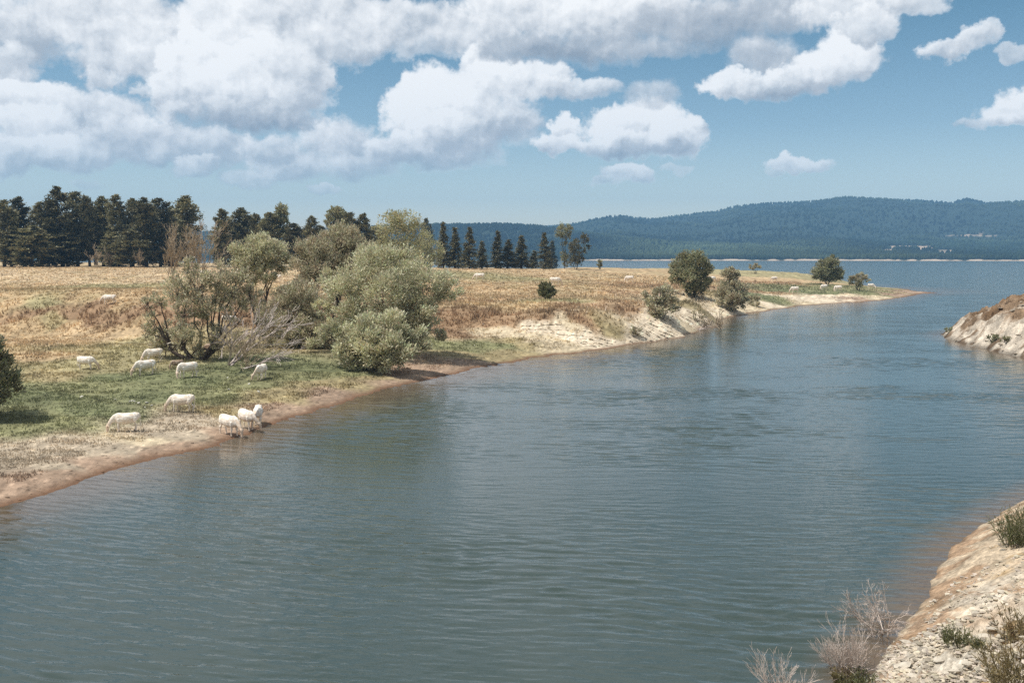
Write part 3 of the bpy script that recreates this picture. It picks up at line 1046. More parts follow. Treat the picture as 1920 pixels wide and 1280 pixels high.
# ------------------------------------------------------------------ foliage builders
def sprigs(mb, pos, dirs, L, wd, tint, face=None):
    """many narrow leaf sprays: quads from pos along dirs"""
    n = len(pos)
    side = unit(np.cross(dirs, rng.normal(0, 1, (n, 3)) if face is None else face + rng.normal(0, .45, (n, 3))))
    L = np.broadcast_to(L, (n,))[:, None]
    wd = np.broadcast_to(wd, (n,))[:, None]
    nrm = np.cross(dirs, side)
    mid = pos + dirs * L * .55 + nrm * L * .08
    v = np.stack([pos, mid + side * wd, pos + dirs * L, mid - side * wd], 1).reshape(-1, 3)
    q = np.arange(n * 4).reshape(n, 4)
    mb.add(v, q, qc=tint)


def crown_lobes(mb, wood, lobes, density=26.0, L=.42, wd=.085, up=.55, twigs=10, shell=.45, twr=.02):
    """lobes: (x,y,z,rx,rz) local; leaf sprays radiating outwards and upwards through each lobe"""
    for (x, y, z, rx, rz) in lobes:
        n = int(density * 1.9 * 4 * rx * rz * 3.1)
        lump_n = max(6, int(rx * rz * 6.5))
        ld = unit(rng.normal(0, 1, (lump_n, 3)))
        lr = rng.uniform(.45, .95, lump_n)
        lc = np.array([x, y, z]) + ld * lr[:, None] * np.array([rx, rx, rz])
        which = rng.integers(0, lump_n, n)
        rad = rng.random(n) ** .5 * .37
        dd = unit(rng.normal(0, 1, (n, 3)))
        p = lc[which] + dd * rad[:, None] * np.array([rx, rx, rz])
        o = unit(p - np.array([x, y, z - rz * .3]))
        dirs = unit(o * .8 + np.array([0, 0, up]) + rng.normal(0, .5, (n, 3)))
        Lk = np.where(rng.random(n) < .05, 1.8, 1.0)
        lt = rng.uniform(.78, 1.22, lump_n)[which]
        tint = (lt * rng.uniform(.75, 1.25, n))[:, None] * np.array([1, 1, 1]) * (1 + rng.normal(0, .05, (n, 3)))
        sprigs(mb, p, dirs, L * Lk * rng.uniform(.6, 1.3, n), wd * rng.uniform(.7, 1.3, n), np.clip(tint, .2, 2), o * .7 + np.array([0, 0, 1.0]))
        for k in range(min(twigs, lump_n)):
            a = np.array([x, y, z - rz * .5]) + rng.normal(0, .12, 3) * rx
            tube(wood, curve(a, lc[k], rng.normal(0, .12, 3) * rx, 4), [twr * 1.6, twr * 1.3, twr, twr * .5], 3)


def tree_from_photo(name, label, cat, base, lobes, leaf, bark=None, group=None, stems=3, stem_r=.16, density=26, L=.34, wd=.065, up=.55, base_spread=.5, twigs=10, stub=.35):
    """base: world point; lobes: (px,py,rpx,depth offset[, vertical ratio]) as seen at the tree's own distance"""
    bark = bark or M_bark
    root = bpy.data.objects.new(name, None)
    COL.objects.link(root)
    root.location = base
    tag(root, label, cat, group)
    lb = []
    for l in lobes:
        px, py, r, dz = l[:4]
        ratio = l[4] if len(l) > 4 else .85
        y = base[1] + dz
        c = at_depth(px, py, y) - base
        rr = r * y / F * 1.10
        lb.append((c[0], c[1], c[2], rr, rr * ratio))
    crown, wood = MB(), MB()
    crown_lobes(crown, wood, lb, density, L, wd, up, twigs)
    # trunk: stems fan from the base, each feeding the nearest lobes
    st = []
    for k in range(stems):
        a = k * 6.28 / stems + rng.uniform(-.4, .4)
        st.append(np.array([math.cos(a), math.sin(a) * .7, 0]) * base_spread * rng.uniform(.3, 1))
    groups = [[] for _ in st]
    for q in lb:
        k = min(range(len(st)), key=lambda i_: np.hypot(st[i_][0] * 3 - q[0], (st[i_][1] * 3 - q[1]) * .6) + rng.random())
        groups[k].append(q)
    for s0, qs in zip(st, groups):
        if not qs:
            continue
        cen = np.mean([q[:3] for q in qs], axis=0)
        low = min(q[2] for q in qs)
        b0 = s0 * .6 + np.array([0, 0, -.25])
        fork = s0 + np.array([cen[0] * .38, cen[1] * .38, max(.25, min(low * .8, cen[2] * stub))])
        r0 = stem_r * min(1.0, .55 + .12 * len(qs))
        pts = curve(b0, fork, rng.normal(0, .14, 3) + np.array([cen[0], cen[1], 0]) * -.05, 7)
        tube(wood, pts, np.linspace(r0, r0 * .72, 7), 7)
        for q in qs:
            tgt = np.array([q[0], q[1], q[2] + q[4] * .15])
            dv = tgt - fork
            bend = np.array([dv[0] * -.10, dv[1] * -.10, np.linalg.norm(dv) * .07]) + rng.normal(0, .10, 3) * np.linalg.norm(dv) * .5
            pts = curve(fork - dv * .03, tgt, bend, 8)
            pts[1:-1] += rng.normal(0, .035, (6, 3)) * np.linalg.norm(dv) * .5
            tube(wood, pts, np.interp(np.linspace(0, 1, 8), [0, 1], [r0 * (.38 + .2 * rng.random()), r0 * .10]), 5)
    link('trunk', wood.mesh('trunk', bark, True), root)
    link('crown', crown.mesh('crown', leaf), root)
    return root


def grow(mb, p, d, L, r, depth, spread=.55, up=.12, n=3, min_r=.004, ratio=.68, sides=4):
    """bare branching wood"""
    d = unit(np.asarray(d, float))
    q = p + d * L
    mid = (p + q) / 2 + rng.normal(0, .06, 3) * L
    pts = np.array([p, mid, q])
    r2 = max(r * .62, min_r)
    tube(mb, pts, [r, (r + r2) / 2, r2], sides)
    if depth <= 0:
        return
    for k in range(n + (rng.random() < .4)):
        t_ = rng.uniform(.35, 1.0) if k else 1.0
        s = p + (mid - p) * min(1, t_ * 2) if t_ < .5 else mid + (q - mid) * (t_ - .5) * 2
        nd = unit(d + rng.normal(0, spread, 3) + np.array([0, 0, up]))
        grow(mb, s, nd, L * ratio * rng.uniform(.75, 1.2), max(r2 * .8, min_r), depth - 1, spread, up, n, min_r, ratio, 3)


# ------------------------------------------------------------------ pines and spruces
def pine_parts(h, rw, full, seed, kind):
    r_ = np.random.default_rng(seed)
    crown, wood = MB(), MB()
    lean = r_.normal(0, .02, 2)
    zs = np.linspace(-.4, h, 9)
    pts = np.stack([lean[0] * zs + .1 * np.sin(zs * .3 + seed), lean[1] * zs, zs], -1)
    tube(wood, pts, np.interp(np.linspace(0, 1, 9), [0, 1], [h * .018 + .08, .03]), 6)
    z0 = h * full
    nb = int((h - z0) * (7 if kind == 'pine' else 9))
    P, D, T = [], [], []
    for i in range(nb):
        f = (i + r_.random()) / nb
        z = z0 + (h - z0) * f
        if kind == 'pine':
            prof = (1 - f ** 3.4) ** .8 * (.72 + .28 * min(1, f * 3)) * r_.uniform(.5, 1.12)
        else:
            prof = (1 - f) ** .8 * r_.uniform(.65, 1.1)
        Lb = max(.25, rw * prof)
        a = r_.uniform(0, 6.28)
        rise = (.10 + .55 * f) if kind == 'pine' else (-.25 + .5 * f)
        d = np.array([math.cos(a), math.sin(a), rise])
        o = np.array([lean[0] * z, lean[1] * z, z])
        end = o + d * Lb
        tube(wood, np.array([o, (o + end) / 2 + [0, 0, -.05 * Lb], end]), [.05, .035, .012], 3)
        m = int(10 + Lb * (24 if kind == 'pine' else 20))
        tt = r_.uniform(.25, 1.0, m) ** .8
        pp = o + (end - o) * tt[:, None] + r_.normal(0, 1, (m, 3)) * np.array([.34, .34, .22]) * (.4 + .28 * Lb)
        dd = unit(d * .6 + r_.normal(0, .6, (m, 3)) + np.array([0, 0, .25 if kind == 'pine' else -.12]))
        P.append(pp)
        D.append(dd)
        T.append(np.full(m, r_.uniform(.7, 1.35)) * r_.uniform(.75, 1.25, m))
    P, D, T = np.concatenate(P), np.concatenate(D), np.concatenate(T)
    sprigs(crown, P, D, (.62 if kind == 'pine' else .5), (.17 if kind == 'pine' else .13), T[:, None] * np.ones(3), D * .3 + np.array([0, 0, 1.0]))
    return wood.mesh('trunk', M_bark, True), crown.mesh('crown', M_pine if kind == 'pine' else M_spruce)


PINES = [pine_parts(20, rw, full, 100 + i, 'pine') for i, (rw, full) in enumerate([(3.6, .10), (3.0, .05), (4.0, .16), (3.4, .03), (4.4, .08), (2.8, .2)])]
SPRUCES = [pine_parts(14, rw, .07, 200 + i, 'spruce') for i, rw in enumerate([2.5, 2.1, 2.9])]
ORD = ['first', 'second', 'third', 'fourth', 'fifth', 'sixth', 'seventh', 'eighth', 'ninth', 'tenth', 'eleventh', 'twelfth', 'thirteenth', 'fourteenth', 'fifteenth', 'sixteenth', 'seventeenth', 'eighteenth', 'nineteenth', 'twentieth']


def plant(name, meshes, px, top, width, base_py, dy, label, cat, group, native_h, native_r):
    p = hit(px, base_py)
    y = p[1] + dy
    x = p[0] * y / p[1]
    z = gh(x, y)
    topz = at_depth(px, top, y)[2]
    h = topz - z
    root = bpy.data.objects.new(name, None)
    COL.objects.link(root)
    root.location = (x, y, z)
    sx_ = (width * y / F / 2) / native_r
    root.scale = (sx_, sx_, h / native_h)
    root.rotation_euler = (0, 0, rng.uniform(0, 6.28))
    tag(root, label, cat, group)
    link('trunk', meshes[0], root)
    link('crown', meshes[1], root)
    return root


PG = 'dark pines in the wood behind the meadow'
FRONT = [(8, 377, 58, 0), (46, 371, 62, 8), (78, 381, 50, 3), (118, 352, 66, 4), (146, 362, 56, 12), (168, 370, 46, 2), (194, 370, 56, 8), (224, 367, 52, 3), (249, 374, 46, 9), (275, 372, 60, 2), (301, 374, 56, 10), (322, 388, 40, 14), (348, 369, 62, 1)]
for i, (px, top, wd_, dy) in enumerate(FRONT):
    plant('pine_tree', PINES[i % 6], px, top, wd_, 500, dy, f'tall dark pine, {ORD[i]} from the left edge in the wood\'s tall row behind the meadow', 'pine tree', PG, 20, 3.5)
LOWS = [(58, 424, 74, -6, 'shaggy low-branched pine standing in front of the second tall pine from the left'), (128, 432, 64, -5, 'low green pine with skirts to the ground below the tallest pine'), (212, 436, 56, -7, 'thin brownish pine in front of the wood, below its seventh tall pine'), (246, 432, 50, -5, 'bushy low pine in front of the ninth tall pine of the wood'), (22, 425, 54, -4, 'low dark pine near the left edge under the first tall pine'), (318, 430, 50, -4, 'low pine filling the gap left of the wood\'s right end pine'), (92, 430, 40, 20, 'low pine deep in the shade left of the tallest pine')]
for i, (px, top, wd_, dy, lab) in enumerate(LOWS):
    plant('pine_tree', PINES[[3, 1, 3, 4, 1, 3, 4][i]], px, top, wd_, 500, dy, lab, 'pine tree', PG, 20, 3.5)
BACKS = [(25, 392, 60, 30), (100, 385, 56, 32), (180, 390, 60, 34), (262, 388, 60, 36), (332, 392, 50, 36), (-30, 375, 60, 5), (-75, 368, 62, 12)]
for i, (px, top, wd_, dy) in enumerate(BACKS):
    lab = ['back-row pine seen between the first and second tall pines', 'back-row pine seen just left of the tallest pine', 'back-row pine seen between the sixth and seventh tall pines', 'back-row pine seen behind the tenth tall pine of the wood', 'back-row pine seen left of the wood\'s right end pine', 'pine cut off by the left edge of the photo', 'pine beyond the left edge of the photo'][i]
    plant('pine_tree', PINES[(i + 2) % 6], px, top, wd_, 500, dy, lab, 'pine tree', PG, 20, 3.5)
MIDS = [(413, 393, 50, 0, 'pointed dark pine standing alone right of the gap in the wood'), (453, 391, 56, 8, 'rounded dark pine above the tall willow on the left'), (484, 402, 46, 12, 'dark pine, first right of the rounded one above the left willow'), (508, 400, 44, 6, 'dark pine just left of the airy poplar behind the willows'), (436, 412, 44, 16, 'dark pine half hidden between the pointed and the rounded pine'), (556, 420, 40, 10, 'small dark pine peeping over the willows right of the airy poplar'), (582, 406, 42, 6, 'small pointed pine over the middle of the willow clump'), (655, 400, 48, 8, 'dark pine at the right side of the tall grey willow, next to the broad one'), (680, 402, 50, 4, 'broad dark pine just right of the tall grey willow'), (545, 432, 40, 20, 'lowest dark pine seen over the willows'), (797, 411, 34, 12, 'slim dark pine behind the yellowish poplar'), (468, 408, 44, 22, 'dark pine deep behind the rounded pine above the left willow'), (497, 412, 42, 24, 'dark pine deep in the belt left of the airy poplar'), (572, 428, 40, 22, 'low dark pine left of the small pointed pine over the willows'), (604, 424, 44, 24, 'low dark pine right of the small pointed pine over the willows'), (706, 424, 40, 22, 'low dark pine between the broad pine and the yellowish poplar')]
for i, (px, top, wd_, dy, lab) in enumerate(MIDS):
    plant('pine_tree', PINES[(i * 5 + 1) % 6], px, top, wd_, 501, dy, lab, 'pine tree', 'dark pines rising behind the willows', 20, 3.5)
SPRUCE_SPOTS = [(832, 417, 34, 2), (853, 427, 38, 0), (880, 427, 34, -2), (904, 452, 30, 3), (930, 433, 34, -1), (951, 450, 38, 2), (978, 442, 38, 0), (999, 470, 30, 4), (1022, 437, 30, -2), (1036, 452, 28, 3)]
for i, (px, top, wd_, dy) in enumerate(SPRUCE_SPOTS):
    plant('spruce_tree', SPRUCES[i % 3], px, top, wd_, 503.5, dy, f'small dark spruce, {ORD[i]} from the left in the row at the meadow\'s far edge', 'spruce tree', 'spruces along the far edge of the meadow', 14, 2.4)


def far_lobes(name, label, px, base_py, dy, lobes, leaf, bark=None, stems=1, stem_r=.18, density=7, L=.75, wd=.24, group=None, cat='tree', stub=.45):
    p = hit(px, base_py)
    y = p[1] + dy
    x = p[0] * y / p[1]
    b = np.array([x, y, gh(x, y)])
    return tree_from_photo(name, label, cat, b, lobes, leaf, bark, group, stems, stem_r, density, L, wd, .4, .2, 6, stub)


far_lobes('poplar_tree', 'tall poplar with a round top and thin lower half in the spruce row', 1058, 504, 0, [(1054, 432, 11, 0, 1), (1066, 430, 9, 1), (1049, 440, 7, 0), (1060, 443, 8, 0), (1057, 455, 6, 0, 1.3), (1057, 480, 7, 0, 1.4), (1060, 494, 6, 0)], M_bush, density=5, L=.55, wd=.16)
far_lobes('broadleaf_tree', 'dark ragged tree with a russet top, last tree at the right end of the row', 1080, 505, -3, [(1080, 460, 10, 0, 1.2), (1095, 448, 8, 1, 1.2), (1080, 480, 12, 0), (1075, 493, 10, 0), (1102, 464, 5, 1), (1072, 468, 7, 0), (1090, 490, 7, 0), (1093, 470, 6, 0)], M_spruce, density=5, L=.55, wd=.16)
far_lobes('poplar_tree', 'airy poplar with a ragged tall crown left of the willow clump\'s middle', 528, 501, 8, [(527, 398, 11, 0, 1.2), (520, 415, 12, 0), (533, 420, 9, 0, 1.3), (540, 435, 9, 0), (522, 436, 11, 0)], M_bush)
far_lobes('broadleaf_tree', 'airy grey-green tree above the tall willow, left of the two dark pines', 632, 501, 4, [(628, 402, 14, 0), (640, 410, 14, 0), (620, 418, 10, 0), (634, 428, 14, 0)], M_bush)
far_lobes('sapling', 'tiny lone tree against the water right of the spruce row', 1125, 506, 3, [(1125, 493, 5, 0, 1.2), (1124, 499, 4.5, 0)], M_bush, stem_r=.08, density=10, L=.5, wd=.15)

# ------------------------------------------------------------------ the willow clump
WG = 'willows in the lakeside clump'
b = hit(722, 668)
tree_from_photo('willow_tree', 'broad sunlit grey-green willow, the largest crown of the clump, behind the low front bush', 'willow', b,
                [(700, 500, 42, 1), (650, 530, 36, -1), (757, 502, 42, 2), (715, 548, 45, -2), (665, 582, 34, -2), (800, 530, 38, 0), (836, 545, 24, 0), (782, 577, 38, -1), (742, 489, 28, 3), (690, 484, 28, 4), (800, 605, 26, 0), (622, 527, 24, 1), (755, 540, 36, -1), (610, 575, 20, 2), (735, 595, 34, 1), (640, 615, 26, 1), (690, 600, 30, 1), (775, 610, 26, 2), (815, 625, 18, 2), (600, 640, 22, 2)],
                M_willow, group=WG, stems=5, stem_r=.26, density=26, base_spread=1.2)
b = hit(705, 694)
tree_from_photo('willow_bush', 'dense low silvery willow bush in front of the clump, nearest the water', 'willow', b,
                [(650, 640, 34, 0), (690, 630, 36, -1), (732, 618, 34, 0), (768, 625, 28, 1), (700, 657, 36, -1.5), (745, 655, 36, -1.5), (660, 666, 26, -1), (780, 652, 22, 0), (722, 672, 26, -2), (622, 622, 22, 1), (690, 676, 20, -1)],
                M_willow, group=WG, stems=6, stem_r=.14, density=32, L=.36, base_spread=1.4)
b = hit(606, 632)
tree_from_photo('willow_tree', 'tall grey willow at the back of the clump, its crown the highest of the willows', 'willow', b,
                [(620, 462, 36, 0), (660, 464, 36, 1), (582, 470, 30, 0), (640, 446, 30, 1), (602, 500, 36, -1), (567, 492, 26, 0), (650, 500, 35, 0), (682, 480, 28, 1), (577, 527, 25, -1), (630, 532, 26, 0)],
                M_willow_dry, group=WG, stems=3, stem_r=.24, density=26, base_spread=.7)
b = hit(580, 650)
tree_from_photo('willow_bush', 'mid-sized willow bush with brownish leaves in the middle of the clump', 'willow', b,
                [(560, 556, 35, 0), (592, 577, 30, 0), (536, 572, 28, 0), (550, 608, 34, -1), (590, 620, 34, -1), (520, 602, 24, 0), (622, 640, 24, -1), (562, 638, 26, -1), (505, 630, 22, 0), (480, 655, 20, -1), (520, 560, 22, 1), (530, 648, 24, -1), (600, 655, 22, -1), (500, 590, 22, 1)],
                M_willow_dry, group=WG, stems=4, stem_r=.16, density=24, base_spread=1.0)
b = hit(486, 610)
tree_from_photo('willow_tree', 'round-topped willow on bare dark stems, left of the tall grey one', 'willow', b,
                [(480, 482, 36, 0), (456, 486, 24, 0), (512, 477, 30, 0), (490, 457, 28, 0), (528, 492, 18, 0), (470, 515, 24, 0), (500, 512, 18, -1), (440, 470, 12, 0)],
                M_willow, group=WG, stems=3, stem_r=.20, density=26, base_spread=.9, stub=.4)
b = hit(372, 674)
tree_from_photo('willow_tree', 'sparse many-stemmed willow with dark limbs at the left end of the clump', 'willow', b,
                [(332, 542, 32, 0), (370, 530, 30, 0), (410, 522, 30, 1), (345, 582, 26, -1), (392, 570, 28, 0), (318, 622, 24, 1), (298, 640, 18, 1.5), (346, 632, 26, -1), (434, 540, 28, 1), (300, 562, 16, 0), (380, 606, 20, 0), (330, 645, 20, .5), (455, 520, 20, 2), (352, 500, 16, 0), (415, 560, 22, 1), (300, 652, 16, 1.5), (360, 655, 20, 0), (400, 635, 22, 0), (280, 600, 16, 0), (440, 580, 24, 1), (470, 555, 22, 2), (276, 570, 14, 0), (272, 622, 15, 0), (490, 610, 18, 1), (455, 640, 20, 0), (480, 580, 18, 1)],
                M_willow_dry, group=WG, stems=5, stem_r=.24, density=14, base_spread=.9, twigs=24, stub=.3)
b = hit(12, 790)
b[0] -= 2.0
tree_from_photo('willow_bush', 'dark willow bush cut off by the left edge, beside the green grass', 'willow', b,
                [(-30, 640, 36, 0, 1), (-5, 670, 30, 0, 1), (-20, 710, 40, 0, 1), (-2, 725, 32, 0, .9), (-30, 760, 36, 0), (-70, 660, 60, 1, 1), (-80, 740, 60, 1, 1)], M_bush, group=WG, stems=5, stem_r=.12, density=30, L=.32, wd=.07, base_spread=.8)
# yellowing poplar and a birch behind the clump
far_lobes('poplar_tree', 'pale yellow-green poplar with a loose crown behind the right half of the willows', 752, 520, 0,
          [(735, 418, 24, 0), (762, 416, 24, 0), (715, 432, 16, 0), (745, 448, 32, 0), (782, 432, 18, 0), (725, 470, 26, 0), (768, 470, 28, 0), (742, 408, 14, 0)], M_poplar, stems=2, stem_r=.2, density=4.2, L=.5, wd=.13, stub=.5)
far_lobes('birch_tree', 'thin birch with a white stem and yellow leaves right of the poplar', 793, 512, 0,
          [(798, 448, 16, 0), (788, 465, 16, 0), (812, 466, 16, 0), (818, 486, 13, 0), (806, 480, 14, 0), (782, 485, 14, 0), (826, 475, 10, 0)], M_poplar, bark=M_birch, stem_r=.16, density=3.6, L=.5, wd=.13, stub=.75)


def bare_shrub(name, label, cat, base, mat, stems, L, r, depth, spread, up, tilt=(0, 0, 1), fan=.6, n=3, group=None, ratio=.68, min_r=.006):
    mb = MB()
    for k in range(stems):
        d = unit(np.array(tilt, float) + rng.normal(0, fan, 3) * np.array([1, 1, .3]))
        p0 = np.array([rng.normal(0, .12), rng.normal(0, .12), -.1])
        grow(mb, p0, d, L * rng.uniform(.7, 1.2), r * rng.uniform(.7, 1.1), depth, spread, up, n, min_r, ratio)
    o = link(name, mb.mesh(name, mat, False), None, base)
    return tag(o, label, cat, group)


b = hit(428, 684)
bare_shrub('dead_tree', 'bleached dead tree with bare grey limbs leaning right, between the two left willows', 'dead tree', b, M_deadwood, 5, 3.0, .12, 3, .34, .05, (.85, 0, .80), .34, 3, min_r=.022)
b = hit(462, 688)
bare_shrub('bare_shrub', 'brown twiggy half-bare shrub filling the gap right of the bleached dead tree', 'bare shrub', b, M_twig, 12, 1.7, .035, 3, .40, .10, (.15, 0, .9), .55, 3, None, min_r=.013)
b = hit(455, 690)
bare_shrub('dead_branch', 'fallen bleached branch reaching right, low over the shaded grass', 'dead branch', b, M_deadwood, 2, 2.4, .09, 3, .35, .05, (1, 0, .35), .15, 3, min_r=.014)
b = hit(322, 560)
bare_shrub('bare_sapling', 'leafless thin-twigged sapling, left of two behind the sparse willow', 'bare tree', b, M_twig, 3, 4.2, .07, 4, .30, .18, (-.02, 0, 1), .10, 4, 'bare saplings behind the sparse willow', min_r=.016, ratio=.55)
b = hit(371, 560)
bare_shrub('bare_sapling', 'leafless broader sapling, right and taller of two behind the sparse willow', 'bare tree', b, M_twig, 4, 5.0, .09, 4, .34, .16, (.05, 0, 1), .16, 4, 'bare saplings behind the sparse willow', min_r=.016, ratio=.55)
b = hit(306, 636)
bare_shrub('dead_branch', 'long bare limb slanting up left of the sparse willow', 'dead branch', b, M_bark, 1, 4.0, .09, 3, .3, .2, (-.62, 0, 1), .03, 2, min_r=.012, ratio=.6)
b = hit(268, 664)
bare_shrub('dead_branch', 'short dark broken branch lying on dry grass left of the sparse willow', 'dead branch', b, M_bark, 1, 1.3, .05, 1, .3, .1, (.9, .2, .35), .05, 1, min_r=.012)
for i, (px, py) in enumerate([(180, 501), (208, 500.5), (262, 501), (288, 500.5)]):
    b = hit(px, py)
    bare_shrub('bare_shrub', ['brown leafless shrub under the sixth tall pine, leftmost at the wood\'s foot', 'brown leafless shrub under the seventh tall pine of the wood', 'reddish leafless shrub under the ninth tall pine of the wood', 'reddish leafless shrub under the tenth tall pine of the wood'][i], 'bare shrub', b, M_twig, 5, 3.0, .07, 3, .4, .15, (0, 0, 1), .3, 3, 'leafless shrubs at the foot of the wood', min_r=.035, ratio=.6)

# ------------------------------------------------------------------ bushes on the right of the meadow
b = hit(1025, 561)
tree_from_photo('bush', 'small dark olive bush alone on the rust-coloured grass', 'bush', b, [(1021, 543, 11, 0, 1.1), (1030, 545, 11, 0, 1.1), (1025, 551, 13, -.5, .8), (1017, 538, 6, 0, 1.2), (1034, 538, 6, 0, 1.2), (1025, 546, 12, .3), (1025, 548, 13, -.4), (1025, 540, 8, 0)], M_bush_dark, density=30, L=.3, wd=.09, stem_r=.06)
b = hit(1240, 597)
tree_from_photo('bush', 'round grey-green bush at the top of the pale clay bank', 'bush', b, [(1222, 560, 18, 0), (1245, 556, 20, 0), (1237, 575, 22, -1), (1258, 570, 15, 0), (1216, 575, 12, 0), (1235, 548, 12, 0)], M_willow_dry, density=20, L=.38, wd=.10, stem_r=.1, base_spread=.4)
b = hit(1296, 556)
tree_from_photo('broadleaf_tree', 'leafy round tree, tallest on the bank right of the round bush', 'tree', b, [(1275, 500, 20, 0), (1300, 492, 22, 0), (1318, 505, 18, 0), (1290, 520, 24, -1), (1318, 528, 16, 0), (1270, 520, 14, 0), (1300, 540, 16, -1), (1283, 487, 14, 1), (1312, 545, 12, 0), (1262, 505, 9, 0)], M_bush, density=17, L=.42, wd=.12, stems=3, stem_r=.2, base_spread=.4)
b = hit(1374, 583)
tree_from_photo('bush', 'tall ragged grey-green bush at the water\'s edge right of the round tree', 'bush', b, [(1365, 522, 16, 0, 1), (1375, 515, 12, 0, 1), (1360, 545, 18, 0, 1), (1382, 545, 17, -1, 1), (1372, 562, 20, -1), (1350, 560, 12, 0), (1392, 566, 11, 0), (1366, 508, 7, 0)], M_willow_dry, density=18, L=.42, wd=.11, stem_r=.12, stems=4)
b = hit(1414, 574)
tree_from_photo('bush', 'low scrubby bush on the bank just right of the ragged one', 'bush', b, [(1408, 564, 9, 0), (1420, 563, 9, 0), (1414, 569, 10, 0)], M_willow_dry, density=16, L=.34, wd=.1, stem_r=.05)
b = hit(1551, 533)
tree_from_photo('broadleaf_tree', 'dark leafy tree with forked trunk on the grassy spit', 'tree', b, [(1540, 508, 16, 0), (1558, 497, 15, 0), (1565, 513, 14, 0), (1550, 515, 15, 0), (1531, 515, 9, 0), (1562, 487, 7, 0, 1.2), (1574, 522, 7, 0), (1545, 495, 9, 0)], M_bush, density=13, L=.5, wd=.15, stems=3, stem_r=.22, base_spread=.5)
b = hit(1609, 545)
tree_from_photo('thorn_tree', 'small flat-topped umbrella-shaped tree near the end of the spit', 'tree', b, [(1600, 523, 9, 0, .7), (1614, 521, 10, 0, .7), (1608, 528, 11, 0, .7), (1623, 525, 7, 0, .6), (1595, 530, 5, 0, .7)], M_willow_dry, density=18, L=.4, wd=.12, stem_r=.18, stub=.5)
b = hit(1416, 513)
tree_from_photo('thorn_tree', 'tiny umbrella-shaped tree at the far edge of the meadow', 'tree', b, [(1411, 501, 5, 0, .7), (1421, 501, 5, 0, .7), (1416, 498, 5, 0, .7)], M_willow_dry, density=20, L=.5, wd=.15, stem_r=.16, stub=.5)
b = hit(1190, 632)
tree_from_photo('shrub', 'small grey shrub low on the white clay bank', 'shrub', b, [(1186, 621, 7, 0), (1195, 623, 7, 0), (1190, 616, 6, 0)], M_willow_dry, density=22, L=.26, wd=.06, stem_r=.03)
b = hit(1305, 603)
tree_from_photo('shrub', 'brownish half-dead shrub on the eroded bank above the driftwood', 'shrub', b, [(1300, 588, 9, 0), (1312, 592, 9, 0), (1322, 596, 8, 0), (1303, 577, 5, 0)], M_willow_dry, density=9, L=.3, wd=.06, stem_r=.08)
b = gz(1352, 616)
bare_shrub('driftwood', 'tangle of reddish drowned branches at the waterline below the half-dead shrub', 'driftwood', b, M_twig, 9, 1.5, .06, 3, .5, .08, (-.5, 0, .45), .6, 3, min_r=.02)
b = gz(1300, 619)
bare_shrub('driftwood', 'low grey log with stubs lying along the water left of the reddish tangle', 'driftwood', b, M_deadwood, 3, 1.6, .08, 2, .4, .1, (1, .1, .25), .25, 2, min_r=.02)
for i, (px, py) in enumerate([(1862, 641), (1888, 643), (1780, 623)]):
    d = ray(px, py)
    ys2 = np.linspace(105, 160, 400)
    tt = ys2 / d[1]
    hh = head_h(d[0] * tt, ys2)
    k = np.nonzero(hh > H + d[2] * tt)[0]
    k = k[0] if len(k) else 100
    b = np.array([d[0] * tt[k], ys2[k], hh[k]])
    s = [1, .8, .7][i]
    tree_from_photo('shrub', ['small green shrub on the rocky headland slope', 'smaller shrub, right of the green one on the headland', 'tiny shrub at the headland\'s left tip'][i], 'shrub', b, [(px - 4, py - 6 * s, 7 * s, 0), (px + 5, py - 6 * s, 7 * s, 0), (px, py - 10 * s, 6 * s, 0)], M_bush, density=24, L=.25, wd=.06, stem_r=.03)


# ------------------------------------------------------------------ near right bank: bare bushes, weeds, stones
def bank_hit(px, py):
    d = ray(px, py)
    ys2 = np.linspace(14, 66, 1500)
    tt = ys2 / d[1]
    hh = np.maximum(bank_h(d[0] * tt, ys2), 0)
    k = np.nonzero(hh > H + d[2] * tt)[0]
    k = k[0]
    return np.array([d[0] * tt[k], ys2[k], hh[k]])


b = gz(1655, 1187)
b[2] = -.1
bare_shrub('bare_shrub', 'bleached leafless shrub standing in the shallow water by the bank', 'bare shrub', b, M_drytwig, 6, .75, .028, 4, .42, .05, (-.35, 0, .8), .42, 3, min_r=.0035)
b = gz(1597, 1262)
b[2] = -.1
bare_shrub('twig_bush', 'dense dome of pale dry twigs below the leafless shrub', 'twig bush', b, M_drytwig, 34, .62, .014, 3, .28, .12, (-.15, 0, .9), .52, 3, min_r=.0035)
b = gz(1470, 1312)
b[2] = -.1
bare_shrub('twig_bush', 'thin pale twigs rising from the water at the bottom edge', 'twig bush', b, M_drytwig, 12, .6, .014, 3, .34, .10, (0, 0, .9), .75, 3, min_r=.0035)


